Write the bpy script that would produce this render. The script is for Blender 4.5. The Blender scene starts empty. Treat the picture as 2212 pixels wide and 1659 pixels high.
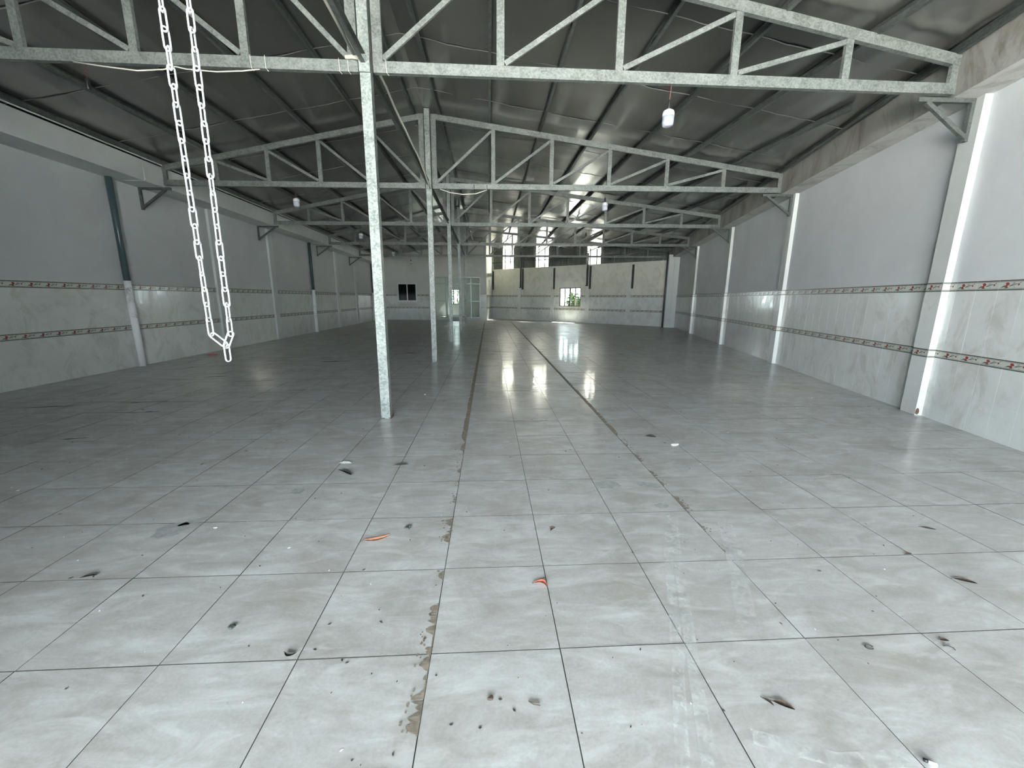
import bpy, math, random
from mathutils import Vector, Matrix
random.seed(7)
SC = bpy.context.scene
COL = SC.collection

# ------------------------------------------------------------------ camera, sky, exposure
cam_data = bpy.data.cameras.new('camera')
cam = bpy.data.objects.new('camera', cam_data)
COL.objects.link(cam)
RT = Vector((0.9984, -0.0558, 0.0066)); UP = Vector((0.0051, 0.2071, 0.9783)); FW = Vector((0.0560, 0.9767, -0.2071))
m = Matrix.Identity(4)
for i in range(3):
    m[i][0] = RT[i]; m[i][1] = UP[i]; m[i][2] = -FW[i]
m[2][3] = 1.6072
cam.matrix_world = m
cam_data.sensor_width = 36.0
cam_data.lens = 872.62 / 2212 * 36.0
cam_data.clip_start = 0.02
SC.camera = cam

world = bpy.data.worlds.new('overcast_sky')
SC.world = world
world.use_nodes = True
bg = world.node_tree.nodes['Background']
bg.inputs['Color'].default_value = (0.86, 0.96, 1.0, 1)
SKY = 6.0
bg.inputs['Strength'].default_value = SKY

sun_d = bpy.data.lights.new('sun', 'SUN'); sun_d.energy = 60.0; sun_d.angle = math.radians(1.0); sun_d.color = (1.0, 0.95, 0.86)
sun = bpy.data.objects.new('sun', sun_d); COL.objects.link(sun)
sun_dir = Vector((-0.30, -0.32, -0.90)).normalized()       # comes in high from behind the rear wall
sun.rotation_euler = (-sun_dir).to_track_quat('Z', 'Y').to_euler()
def portal(name, loc, rot, sx, sy):
    l = bpy.data.lights.new(name, 'AREA'); l.shape = 'RECTANGLE'; l.size = sx; l.size_y = sy
    l.cycles.is_portal = True
    o = bpy.data.objects.new(name, l); COL.objects.link(o); o.location = loc; o.rotation_euler = rot

SC.view_settings.view_transform = 'Standard'
SC.view_settings.look = 'None'
SC.view_settings.gamma = 1.0
SC.view_settings.use_curve_mapping = False
SC.view_settings.exposure = 2.35
SC.cycles.max_bounces = 10
SC.cycles.diffuse_bounces = 7
SC.cycles.glossy_bounces = 5
SC.cycles.transparent_max_bounces = 12
SC.cycles.caustics_reflective = False
SC.cycles.caustics_refractive = False
SC.cycles.sample_clamp_indirect = 8.0

# ------------------------------------------------------------------ layout of the hall
YF = -7.0                                                   # open front of the unseen forecourt, added for its light
YD = -0.6                                                   # line of the roller-shutter doorway
H0 = 1.6072
def wall_x(y): return 5.93 + 0.2565 * (y - 4.18)          # inner face of the right wall
WDIR = Vector((0.2565, 1.0, 0)).normalized(); WYAW = math.atan2(WDIR.y, WDIR.x)
WN = Vector((-WDIR.y, WDIR.x, 0))                           # points into the hall
XL = -8.2                                                   # inner face of the left wall
def drop(y):
    if y < 8: return 0.0
    if y < 25: return -0.0006 * (y - 8) ** 2
    return -0.1734 - 0.008 * (y - 25)
XR = -1.44
def eave_x(y): return wall_x(y) - 0.40
XEL = -7.58
def roof_z(x, y, top=5.87, eave=4.68):
    if x >= XR: t = (x - XR) / (eave_x(y) - XR)
    else: t = (x - XR) / (XEL - XR)
    return top + (eave - top) * t + drop(y)
def chord_z(x, y): return roof_z(x, y) - 0.10
RA = Vector((0.30, 33.6, 0)); RU = Vector((10.45, -9.8, 0)).normalized(); RLEN = 14.326
RN = Vector((RU.y, -RU.x, 0))                               # into the hall
def rear_y(x): return 33.6 - 9.8 / 10.45 * (x - 0.3)
def office_y(x): return 30.75 - 0.05 * (x + 4)

# ------------------------------------------------------------------ mesh helpers
class MB:
    def __init__(s): s.v = []; s.f = []; s.m = []
    def add(s, vs, fs, mi=0):
        o = len(s.v); s.v += [tuple(v) for v in vs]
        for f in fs: s.f.append(tuple(i + o for i in f)); s.m.append(mi)
    def box(s, lo, hi, mi=0, M=None):
        x0, y0, z0 = lo; x1, y1, z1 = hi
        vs = [Vector(p) for p in ((x0,y0,z0),(x1,y0,z0),(x1,y1,z0),(x0,y1,z0),(x0,y0,z1),(x1,y0,z1),(x1,y1,z1),(x0,y1,z1))]
        if M is not None: vs = [M @ v for v in vs]
        s.add(vs, [(0,3,2,1),(4,5,6,7),(0,1,5,4),(1,2,6,5),(2,3,7,6),(3,0,4,7)], mi)
    def prism(s, poly, z0, z1, mi=0, cham=0.0, M=None, side=None):
        n = len(poly); P = [Vector((p[0], p[1], 0)) for p in poly]
        c = sum(P, Vector()) / n
        vs = [Vector((p.x, p.y, z0)) for p in P]
        zt = z1 - cham
        vs += [Vector((p.x, p.y, zt)) for p in P]
        fs = [tuple(range(n - 1, -1, -1))]
        for i in range(n): fs.append((i, (i+1) % n, n + (i+1) % n, n + i))
        if cham > 0:
            for p in P:
                d = (c - p); d.normalize(); q = p + d * cham * 1.4
                vs.append(Vector((q.x, q.y, z1)))
            for i in range(n): fs.append((n + i, n + (i+1) % n, 2*n + (i+1) % n, 2*n + i))
            fs.append(tuple(range(2*n, 3*n)))
        else: fs.append(tuple(range(n, 2*n)))
        if M is not None: vs = [M @ v for v in vs]
        s.add(vs, fs, mi)
        if side is not None:
            for q in range(len(s.m) - len(fs), len(s.m) - 1): s.m[q] = side
    def sweep(s, pts, sec, a, mi=0, closed_caps=True):
        """sec: list of (u, v); u along vector a, v along the perpendicular of a and the path"""
        pts = [Vector(p) for p in pts]; n = len(sec); rings = []
        for i, p in enumerate(pts):
            t = (pts[min(i+1, len(pts)-1)] - pts[max(i-1, 0)]).normalized()
            A = (a - t * a.dot(t)).normalized(); B = t.cross(A)
            rings.append([p + A * u + B * v for u, v in sec])
        vs = [v for r in rings for v in r]; fs = []
        for k in range(len(pts) - 1):
            for i in range(n):
                j = (i + 1) % n
                fs.append((k*n + i, k*n + j, (k+1)*n + j, (k+1)*n + i))
        fs.append(tuple(range(n - 1, -1, -1))); o = (len(pts) - 1) * n
        fs.append(tuple(range(o, o + n)))
        s.add(vs, fs, mi)
    def tube(s, pts, r, seg=8, mi=0):
        pts = [Vector(p) for p in pts]
        t = (pts[-1] - pts[0])
        if t.length < 1e-6: t = pts[1] - pts[0]
        t.normalize()
        a = Vector((0, 0, 1)) if abs(t.z) < 0.9 else Vector((1, 0, 0))
        sec = [(r * math.cos(2*math.pi*i/seg), r * math.sin(2*math.pi*i/seg)) for i in range(seg)]
        s.sweep(pts, sec, a, mi)
    def lathe(s, prof, c, seg=16, mi=0):
        c = Vector(c); vs = []; fs = []
        for r, z in prof:
            for i in range(seg):
                an = 2 * math.pi * i / seg
                vs.append(c + Vector((r * math.cos(an), r * math.sin(an), z)))
        for k in range(len(prof) - 1):
            for i in range(seg):
                j = (i + 1) % seg
                fs.append((k*seg+i, k*seg+j, (k+1)*seg+j, (k+1)*seg+i))
        fs.append(tuple(range(seg - 1, -1, -1))); o = (len(prof) - 1) * seg
        fs.append(tuple(range(o, o + seg)))
        s.add(vs, fs, mi)
    def mesh(s, name, mats):
        me = bpy.data.meshes.new(name); me.from_pydata(s.v, [], s.f)
        for q in (mats if isinstance(mats, (list, tuple)) else [mats]): me.materials.append(q)
        me.polygons.foreach_set('material_index', s.m); me.update()
        return me
    def build(s, name, mats, parent=None, smooth=False):
        me = s.mesh(name, mats)
        if smooth: me.polygons.foreach_set('use_smooth', [True] * len(me.polygons))
        return link(name, me, parent)

def link(name, me, parent=None, M=None):
    o = bpy.data.objects.new(name, me); COL.objects.link(o)
    if parent is not None: o.parent = parent
    if M is not None: o.matrix_basis = M
    return o
def tag(o, label=None, cat=None, group=None, kind=None):
    if label: o['label'] = label
    if cat: o['category'] = cat
    if group: o['group'] = group
    if kind: o['kind'] = kind
    return o
def thing(name, label, cat, loc=(0, 0, 0), group=None, rz=0.0):
    o = bpy.data.objects.new(name, None); COL.objects.link(o); o.location = loc; o.rotation_euler = (0, 0, rz)
    o.empty_display_size = 0.1
    return tag(o, label, cat, group)
def csec(w, d, t=0.004):
    return [(-w/2, 0), (w/2, 0), (w/2, d), (w/2 - t, d), (w/2 - t, t), (-w/2 + t, t), (-w/2 + t, d), (-w/2, d)]
def rsec(w, d): return [(-w/2, -d/2), (w/2, -d/2), (w/2, d/2), (-w/2, d/2)]

# ------------------------------------------------------------------ materials
def new_mat(name):
    ma = bpy.data.materials.new(name); ma.use_nodes = True
    nt = ma.node_tree; return ma, nt, nt.nodes['Principled BSDF']
def N(nt, kind, **kw):
    n = nt.nodes.new(kind)
    for k, v in kw.items(): setattr(n, k, v)
    return n
def noise(nt, vec, scale, detail=5, rough=0.55, dist=0.0):
    n = N(nt, 'ShaderNodeTexNoise'); n.inputs['Scale'].default_value = scale; n.inputs['Detail'].default_value = detail
    n.inputs['Roughness'].default_value = rough; n.inputs['Distortion'].default_value = dist
    if vec is not None: nt.links.new(vec, n.inputs['Vector'])
    return n.outputs['Fac']
def ramp(nt, fac, stops):
    r = N(nt, 'ShaderNodeValToRGB')
    while len(r.color_ramp.elements) < len(stops): r.color_ramp.elements.new(0.5)
    for e, (p, c) in zip(r.color_ramp.elements, stops):
        e.position = p; e.color = (c, c, c, 1) if not isinstance(c, tuple) else (c + (1,) if len(c) == 3 else c)
    nt.links.new(fac, r.inputs['Fac']); return r.outputs['Color']
def mix(nt, fac, a, b, mode='MIX'):
    n = N(nt, 'ShaderNodeMix', data_type='RGBA', blend_type=mode)
    if isinstance(fac, (int, float)): n.inputs[0].default_value = fac
    else: nt.links.new(fac, n.inputs[0])
    for s, i in ((a, 6), (b, 7)):
        if isinstance(s, tuple): n.inputs[i].default_value = s + (1,) if len(s) == 3 else s
        else: nt.links.new(s, n.inputs[i])
    return n.outputs[2]
def position(nt, sc=(1, 1, 1)):
    g = N(nt, 'ShaderNodeNewGeometry'); mp = N(nt, 'ShaderNodeMapping'); mp.inputs['Scale'].default_value = sc
    nt.links.new(g.outputs['Position'], mp.inputs['Vector']); return mp.outputs['Vector']
def bump(nt, h, strength, dist, bsdf):
    b = N(nt, 'ShaderNodeBump'); b.inputs['Strength'].default_value = strength; b.inputs['Distance'].default_value = dist
    nt.links.new(h, b.inputs['Height']); nt.links.new(b.outputs['Normal'], bsdf.inputs['Normal'])
def plain(name, col, rough=0.5, metal=0.0, var=0.0, scale=8.0):
    ma, nt, b = new_mat(name)
    b.inputs['Roughness'].default_value = rough; b.inputs['Metallic'].default_value = metal
    if var > 0:
        f = noise(nt, position(nt), scale, 4)
        lo = tuple(c * (1 - var) for c in col); hi = tuple(min(1, c * (1 + var)) for c in col)
        nt.links.new(ramp(nt, f, [(0.3, lo), (0.7, hi)]), b.inputs['Base Color'])
    else: b.inputs['Base Color'].default_value = col + (1,)
    return ma

def make_floor_tile():
    ma, nt, b = new_mat('glazed_stone_tile')
    p = position(nt)
    oi = N(nt, 'ShaderNodeObjectInfo')
    off = N(nt, 'ShaderNodeVectorMath', operation='SCALE'); off.inputs['Scale'].default_value = 37.0
    cmb = N(nt, 'ShaderNodeCombineXYZ'); nt.links.new(oi.outputs['Random'], cmb.inputs[0]); nt.links.new(oi.outputs['Random'], cmb.inputs[1])
    nt.links.new(cmb.outputs[0], off.inputs[0])
    ad = N(nt, 'ShaderNodeVectorMath', operation='ADD'); nt.links.new(p, ad.inputs[0]); nt.links.new(off.outputs[0], ad.inputs[1])
    # drifting cloud veins printed on each tile
    mp = N(nt, 'ShaderNodeMapping'); mp.inputs['Rotation'].default_value = (0, 0, 0.6); mp.inputs['Scale'].default_value = (0.8, 2.4, 1)
    nt.links.new(ad.outputs[0], mp.inputs['Vector'])
    f1 = noise(nt, mp.outputs[0], 3.2, 12, 0.68, 1.0)
    base = ramp(nt, f1, [(0.35, (0.36, 0.348, 0.325)), (0.46, (0.44, 0.434, 0.42)), (0.55, (0.495, 0.497, 0.49)), (0.65, (0.61, 0.628, 0.626))])
    fg = noise(nt, p, 70, 6, 0.75)                            # fine grain
    base = mix(nt, 0.30, base, ramp(nt, fg, [(0.35, (0.36, 0.355, 0.34)), (0.65, (0.60, 0.615, 0.61))]), 'MIX')
    f2 = noise(nt, p, 1.6, 10, 0.72, 0.6)                     # trodden-in dirt, runs on over the joints
    dirt = ramp(nt, f2, [(0.48, 0.0), (0.62, 0.5)])
    base = mix(nt, dirt, base, (0.315, 0.298, 0.262))
    f3 = noise(nt, p, 42, 5, 0.7)
    base = mix(nt, ramp(nt, f3, [(0.66, 0.0), (0.73, 0.5)]), base, (0.20, 0.18, 0.15))
    mq = N(nt, 'ShaderNodeMapping'); mq.inputs['Rotation'].default_value = (0, 0, -0.5); mq.inputs['Scale'].default_value = (0.7, 1.9, 1); nt.links.new(p, mq.inputs['Vector'])
    f4 = noise(nt, mq.outputs[0], 3.0, 12, 0.66, 1.2)                     # chalky dust smears
    dust = ramp(nt, f4, [(0.515, 0.0), (0.63, 0.42)])
    base = mix(nt, dust, base, (0.66, 0.68, 0.68))
    # the unused far half of the hall lies under a dull film of dust
    sx = N(nt, 'ShaderNodeSeparateXYZ'); nt.links.new(p, sx.inputs[0])
    mr = N(nt, 'ShaderNodeMapRange'); mr.inputs['From Min'].default_value = 9.0; mr.inputs['From Max'].default_value = 19.0
    nz = N(nt, 'ShaderNodeMath', operation='MULTIPLY_ADD'); nz.inputs[1].default_value = 9.0; nt.links.new(f2, nz.inputs[0])
    sh = N(nt, 'ShaderNodeMath', operation='ADD'); sh.inputs[1].default_value = -4.5; nt.links.new(sx.outputs[1], sh.inputs[0]); nt.links.new(sh.outputs[0], nz.inputs[2])
    nt.links.new(nz.outputs[0], mr.inputs['Value'])
    film = N(nt, 'ShaderNodeMath', operation='MULTIPLY'); film.inputs[1].default_value = 0.45; nt.links.new(mr.outputs[0], film.inputs[0])
    base = mix(nt, film.outputs[0], base, (0.42, 0.405, 0.37))
    nt.links.new(base, b.inputs['Base Color'])
    nt.links.new(ramp(nt, f2, [(0.35, 0.28), (0.7, 0.45)]), b.inputs['Roughness'])
    sp = N(nt, 'ShaderNodeMath', operation='MULTIPLY_ADD'); sp.inputs[1].default_value = -0.22; sp.inputs[2].default_value = 0.32
    nt.links.new(mr.outputs[0], sp.inputs[0]); nt.links.new(sp.outputs[0], b.inputs['Specular IOR Level'])
    cw = N(nt, 'ShaderNodeMath', operation='MULTIPLY_ADD'); cw.inputs[1].default_value = -0.17; cw.inputs[2].default_value = 0.24
    nt.links.new(mr.outputs[0], cw.inputs[0]); nt.links.new(cw.outputs[0], b.inputs['Coat Weight'])
    b.inputs['Coat Roughness'].default_value = 0.035
    h = noise(nt, position(nt, (1.0, 1.6, 1)), 7.0, 2, 0.5); bump(nt, h, 1.0, 0.0026, b)
    for l in list(nt.links):
        if l.to_socket == b.inputs['Normal']: nt.links.new(l.from_socket, b.inputs['Coat Normal'])
    return ma
M_TILE = make_floor_tile()

def make_wall_tile(name, c0, c1, rough):
    ma, nt, b = new_mat(name)
    p = position(nt)
    f = noise(nt, p, 1.3, 8, 0.65, 0.8)
    base = ramp(nt, f, [(0.3, c0), (0.6, c1)])
    f2 = noise(nt, position(nt, (1, 1, 0.6)), 2.4, 9, 0.72, 1.0)
    base = mix(nt, ramp(nt, f2, [(0.50, 0.0), (0.68, 0.55)]), base, (0.34, 0.325, 0.285))
    nt.links.new(base, b.inputs['Base Color'])
    nt.links.new(ramp(nt, f2, [(0.4, rough), (0.7, rough + 0.25)]), b.inputs['Roughness'])
    bump(nt, noise(nt, p, 5, 2), 1.0, 0.0006, b)
    return ma
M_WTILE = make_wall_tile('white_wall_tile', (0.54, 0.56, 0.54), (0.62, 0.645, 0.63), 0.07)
M_RTILE = make_wall_tile('lit_white_wall_tile', (0.60, 0.622, 0.61), (0.67, 0.693, 0.685), 0.07)  # same tile as the left wall, stronger light painted into its colour

def make_plaster(name, c0, c1, stain, amt, lo=0.55, hi=0.8, streak=1.0):
    ma, nt, b = new_mat(name)
    p = position(nt)
    f = noise(nt, p, 0.9, 7, 0.6, 0.5)
    base = ramp(nt, f, [(0.3, c0), (0.65, c1)])
    f2 = noise(nt, position(nt, (1, 1, streak)), 1.7, 10, 0.72, 1.2)
    base = mix(nt, ramp(nt, f2, [(lo, 0.0), (hi, amt)]), base, stain)
    nt.links.new(base, b.inputs['Base Color']); b.inputs['Roughness'].default_value = 0.8
    bump(nt, noise(nt, p, 30, 5), 0.12, 0.01, b)
    return ma
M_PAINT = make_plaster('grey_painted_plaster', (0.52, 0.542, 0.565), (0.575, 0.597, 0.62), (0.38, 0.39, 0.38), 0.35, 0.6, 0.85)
M_PAINTL = make_plaster('shaded_grey_painted_plaster', (0.44, 0.46, 0.47), (0.495, 0.515, 0.525), (0.30, 0.31, 0.29), 0.35, 0.6, 0.85)  # same paint as the right wall, darkened to paint in the left side's shade
M_PILA = make_plaster('white_painted_plaster', (0.48, 0.505, 0.50), (0.54, 0.565, 0.56), (0.50, 0.49, 0.45), 0.35, 0.6, 0.85)
M_CONC = make_plaster('bare_cement_render', (0.25, 0.245, 0.23), (0.35, 0.345, 0.325), (0.15, 0.135, 0.115), 0.8, 0.48, 0.66, 0.5)
M_SOFF = make_plaster('stained_beam_soffit', (0.44, 0.44, 0.425), (0.54, 0.545, 0.53), (0.25, 0.235, 0.205), 0.7, 0.48, 0.68)
M_BEAML = make_plaster('pale_painted_beam', (0.50, 0.52, 0.52), (0.57, 0.59, 0.59), (0.36, 0.35, 0.31), 0.4, 0.55, 0.8)
M_REAR = make_plaster('stained_cream_plaster', (0.52, 0.52, 0.46), (0.63, 0.63, 0.57), (0.34, 0.325, 0.27), 0.5, 0.48, 0.68, 0.6)
M_OFFICE = make_plaster('off_white_office_plaster', (0.50, 0.51, 0.49), (0.57, 0.58, 0.56), (0.42, 0.42, 0.38), 0.3)
M_YARD = make_plaster('pale_yard_concrete', (0.60, 0.60, 0.58), (0.70, 0.70, 0.68), (0.45, 0.45, 0.43), 0.5)
M_SLAB = plain('dark_grout', (0.085, 0.08, 0.072), 0.9, 0, 0.3, 20)
M_GROUT = plain('pale_wall_grout', (0.57, 0.59, 0.575), 0.8)

def make_galv(name, c0, c1, metal, rough):
    ma, nt, b = new_mat(name)
    p = position(nt)
    v = N(nt, 'ShaderNodeTexVoronoi'); v.inputs['Scale'].default_value = 55; nt.links.new(p, v.inputs['Vector'])
    s = N(nt, 'ShaderNodeSeparateColor'); nt.links.new(v.outputs['Color'], s.inputs[0])
    f = noise(nt, p, 7, 7, 0.7)
    mx = N(nt, 'ShaderNodeMath', operation='ADD'); nt.links.new(f, mx.inputs[0])
    ml = N(nt, 'ShaderNodeMath', operation='MULTIPLY'); ml.inputs[1].default_value = 0.28; nt.links.new(s.outputs[0], ml.inputs[0])
    nt.links.new(ml.outputs[0], mx.inputs[1])
    base = ramp(nt, mx.outputs[0], [(0.42, c0), (0.80, c1)])
    nt.links.new(base, b.inputs['Base Color'])
    b.inputs['Metallic'].default_value = metal; b.inputs['Roughness'].default_value = rough
    return ma
M_GALV = make_galv('galvanised_steel', (0.115, 0.135, 0.13), (0.285, 0.318, 0.308), 0.10, 0.5)
M_PURL = make_galv('shaded_galvanised_purlin', (0.065, 0.075, 0.07), (0.12, 0.135, 0.128), 0.3, 0.5)  # same galvanised steel with the shade under the roof put into its colour
M_GTRUSS = make_galv('grey_galvanised_truss_steel', (0.085, 0.098, 0.093), (0.185, 0.205, 0.197), 0.10, 0.5)
M_CHAIN = make_galv('bright_zinc_chain', (0.46, 0.475, 0.49), (0.60, 0.62, 0.64), 0.25, 0.35)

def make_foil():
    ma, nt, b = new_mat('foil_faced_roof_sheet')
    p = position(nt)
    f = noise(nt, p, 0.8, 6, 0.6, 0.4)
    nt.links.new(ramp(nt, f, [(0.3, (0.30, 0.295, 0.275)), (0.7, (0.37, 0.365, 0.345))]), b.inputs['Base Color'])
    b.inputs['Metallic'].default_value = 0.85
    b.inputs['Roughness'].default_value = 0.25
    h1 = noise(nt, position(nt, (1.0, 0.45, 1)), 1.6, 3, 0.5, 0.3)
    h2 = noise(nt, position(nt, (0.25, 6, 1)), 3.0, 2, 0.5)
    a = N(nt, 'ShaderNodeMath', operation='MULTIPLY_ADD'); nt.links.new(h2, a.inputs[0]); a.inputs[1].default_value = 0.12; nt.links.new(h1, a.inputs[2])
    return ma
M_FOIL = make_foil()
M_SEAM = plain('pale_panel_seam', (0.30, 0.30, 0.285), 0.6)
M_SHEET = plain('weathered_roof_sheet', (0.35, 0.36, 0.37), 0.5, 0.6)
M_CLAD = plain('grey_green_corrugated_sheet', (0.20, 0.215, 0.195), 0.45, 0.5, 0.2, 3)
M_RAIL = plain('dark_steel', (0.075, 0.08, 0.075), 0.5, 0.5, 0.3)
M_PIPED = plain('dark_blue_grey_pvc', (0.045, 0.075, 0.085), 0.35)
M_PIPEW = make_plaster('scuffed_white_pvc', (0.74, 0.76, 0.78), (0.82, 0.84, 0.86), (0.30, 0.27, 0.23), 0.85, 0.57, 0.66)
M_PVCW = plain('white_pvc', (0.70, 0.72, 0.68), 0.4)
M_CABLE = plain('cream_cable', (0.62, 0.60, 0.52), 0.5)
M_BLACK = plain('black_bakelite', (0.012, 0.012, 0.013), 0.4)
M_WRED = plain('red_wire', (0.22, 0.045, 0.035), 0.5)
M_BULBW = plain('white_bulb_body', (0.60, 0.61, 0.60), 0.35)
M_BULBD = plain('milky_bulb_diffuser', (0.33, 0.355, 0.42), 0.3)
M_ALU = plain('white_powder_coated_frame', (0.62, 0.66, 0.66), 0.35, 0.2)
M_GRIL = plain('brown_grey_window_steel', (0.06, 0.058, 0.045), 0.5, 0.2)
M_ALUG = plain('grey_green_aluminium_frame', (0.30, 0.36, 0.34), 0.35, 0.4)
M_DARKP = plain('dark_room_pane', (0.006, 0.006, 0.007), 0.12)  # opaque black panes, the unlit room behind painted into them
M_DARKP.node_tree.nodes['Principled BSDF'].inputs['Specular IOR Level'].default_value = 0.08
M_RED = plain('red_plastic_scrap', (0.42, 0.06, 0.04), 0.5)
M_ORANGE = plain('orange_dry_leaf', (0.62, 0.27, 0.17), 0.45, 0, 0.25, 60)
M_REDLEAF = plain('red_dry_leaf', (0.60, 0.16, 0.10), 0.5, 0, 0.3, 70)
M_BROWN = plain('brown_dead_leaf', (0.075, 0.052, 0.038), 0.7, 0, 0.4, 60)
M_DARKLF = plain('dark_crumpled_leaf', (0.055, 0.052, 0.048), 0.6, 0, 0.4, 60)
M_CHIP = plain('dark_green_grey_chip', (0.07, 0.085, 0.075), 0.6, 0, 0.5, 120)
M_PAPER = plain('white_paper', (0.80, 0.81, 0.79), 0.7)
M_MORTAR = plain('grey_mortar', (0.37, 0.385, 0.38), 0.85, 0, 0.2, 25)
M_CHIPPED = plain('tan_chipped_bedding', (0.25, 0.21, 0.165), 0.9, 0, 0.35, 30)
M_RUST = plain('rusty_brown', (0.12, 0.055, 0.042), 0.8, 0, 0.3, 60)
M_FCREAM = plain('cream_border_glaze', (0.50, 0.52, 0.485), 0.2)
M_FRED = plain('red_flower_glaze', (0.27, 0.045, 0.035), 0.25)
M_FGREY = plain('grey_line_glaze', (0.10, 0.105, 0.09), 0.25)
M_FPALE = plain('mauve_bud_glaze', (0.42, 0.36, 0.36), 0.25)
M_GREEN = plain('sunny_green_leaf', (0.011, 0.028, 0.0035), 0.45, 0, 0.5, 4)
M_DGREEN = plain('deep_green_leaf', (0.0035, 0.012, 0.0018), 0.45, 0, 0.5, 4)
for _m in (M_GREEN, M_DGREEN): _m.node_tree.nodes['Principled BSDF'].inputs['Specular IOR Level'].default_value = 0.0
M_BARK = plain('brown_stem', (0.12, 0.085, 0.05), 0.8)

def make_glass():
    ma = bpy.data.materials.new('clear_window_glass'); ma.use_nodes = True; nt = ma.node_tree; nt.nodes.clear()
    out = N(nt, 'ShaderNodeOutputMaterial'); t = N(nt, 'ShaderNodeBsdfTransparent'); t.inputs[0].default_value = (0.86, 0.92, 0.90, 1)
    g = N(nt, 'ShaderNodeBsdfGlossy'); g.inputs['Roughness'].default_value = 0.02
    fr = N(nt, 'ShaderNodeFresnel'); fr.inputs[0].default_value = 1.5; mx = N(nt, 'ShaderNodeMixShader')
    nt.links.new(fr.outputs[0], mx.inputs[0]); nt.links.new(t.outputs[0], mx.inputs[1]); nt.links.new(g.outputs[0], mx.inputs[2])
    nt.links.new(mx.outputs[0], out.inputs[0]); return ma
M_GLASS = make_glass()
def make_translucent():
    ma = bpy.data.materials.new('translucent_fibreglass_sheet'); ma.use_nodes = True; nt = ma.node_tree; nt.nodes.clear()
    out = N(nt, 'ShaderNodeOutputMaterial'); t = N(nt, 'ShaderNodeBsdfTransparent'); t.inputs[0].default_value = (0.45, 0.45, 0.42, 1)
    g = N(nt, 'ShaderNodeBsdfTranslucent'); g.inputs[0].default_value = (0.45, 0.45, 0.41, 1); mx = N(nt, 'ShaderNodeMixShader')
    mx.inputs[0].default_value = 0.88
    nt.links.new(t.outputs[0], mx.inputs[1]); nt.links.new(g.outputs[0], mx.inputs[2]); nt.links.new(mx.outputs[0], out.inputs[0]); return ma
M_TRANS = make_translucent()
def make_dust():
    ma = bpy.data.materials.new('chalky_wheel_dust'); ma.use_nodes = True; nt = ma.node_tree
    b = nt.nodes['Principled BSDF']; b.inputs['Base Color'].default_value = (0.88, 0.90, 0.89, 1); b.inputs['Roughness'].default_value = 0.6
    f = noise(nt, position(nt), 13, 4, 0.6, 0.2)
    nt.links.new(ramp(nt, f, [(0.40, 0.0), (0.66, 0.42)]), b.inputs['Alpha']); return ma
M_DUST = make_dust()

# ------------------------------------------------------------------ portals: added forecourt front behind the camera, rear window, office window
DX0, DX1, DZ = -7.4, 2.8, 4.3
portal('forecourt_daylight_portal', ((DX0 + DX1) / 2, YF - .02, DZ / 2), (math.radians(90), 0, 0), DX1 - DX0, DZ)

# ------------------------------------------------------------------ floor
floor_slab = MB(); 
floor_slab.prism([(XL - .15, YF), (wall_x(YF) + .1, YF), (wall_x(23.9) + .1, 23.9), (0.3, 33.8), (-0.2, 36.2), (XL - .15, 36.2)], -0.15, -0.0042)
FLOOR = floor_slab.build('floor', M_SLAB); tag(FLOOR, 'grey square tile floor of the empty hall', kind='structure')
TX0, TY0, TS = -0.275, 2.184, 0.6
def clip(poly, a, b, c):            # keep a*x + b*y <= c
    out = []
    for i in range(len(poly)):
        p, q = poly[i], poly[(i + 1) % len(poly)]
        dp, dq = a*p[0] + b*p[1] - c, a*q[0] + b*q[1] - c
        if dp <= 0: out.append(p)
        if dp * dq < 0:
            t = dp / (dp - dq); out.append((p[0] + (q[0]-p[0])*t, p[1] + (q[1]-p[1])*t))
    return out
G = 0.0023
cells = []; far = MB()
def visible(x, y): return y > 0.9 and -1.30 * y - 0.5 < x < 1.46 * y + 0.5
for j in range(-16, 54):
    for i in range(-14, 22):
        x0, y0 = TX0 + TS*i, TY0 + TS*j; x1, y1 = x0 + TS, y0 + TS
        cx, cy = x0 + .3, y0 + .3
        full = x0 > XL and x1 < wall_x(y0) - 0.02 and y0 > YF
        if cx > 0.3: full = full and y1 < rear_y(x1)
        else: full = full and y1 < office_y(cx)
        if full and visible(cx, cy): cells.append((cx*cx + cy*cy*1.0, cx, cy)); continue
        poly = [(x0+G, y0+G), (x1-G, y0+G), (x1-G, y1-G), (x0+G, y1-G)]
        poly = clip(poly, -1, 0, -XL); 
        if poly: poly = clip(poly, 0, -1, -YF)
        if poly: poly = clip(poly, 1, -0.2565, wall_x(0) + 0.0)
        if poly and cx > 0: poly = clip(poly, 9.8/10.45, 1, rear_y(0.0))
        if poly and cx < 0: poly = clip(poly, 0.05, 1, 30.55)
        if len(poly) >= 3: far.prism(poly, -0.009, 0.0, 0, 0.0, None, 1)
cells.sort()
tm = MB(); hs = TS/2 - G
tm.prism([(-hs, -hs), (hs, -hs), (hs, hs), (-hs, hs)], -0.009, 0.0, 0, 0.0, None, 1)
tile_me = tm.mesh('tile', [M_TILE, M_SLAB])
R1 = random.Random(3)
for k, (d, cx, cy) in enumerate(cells):
    rx, ry = [max(-.0045, min(.0045, R1.gauss(0, q))) for q in (0.0026, 0.0018)]; dz = R1.uniform(-0.0004, 0.0)
    Mt = Matrix.Translation((cx, cy, dz)) @ Matrix.Rotation(rx, 4, 'X') @ Matrix.Rotation(ry, 4, 'Y')
    if k < 300: link('tile', tile_me, FLOOR, Mt)
    else: far.prism([(-hs, -hs), (hs, -hs), (hs, hs), (-hs, hs)], -0.009, 0.0, 0, 0.0, Mt, 1)
ft = far.build('tile', [M_TILE, M_SLAB], FLOOR); ft['kind'] = 'stuff'

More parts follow.
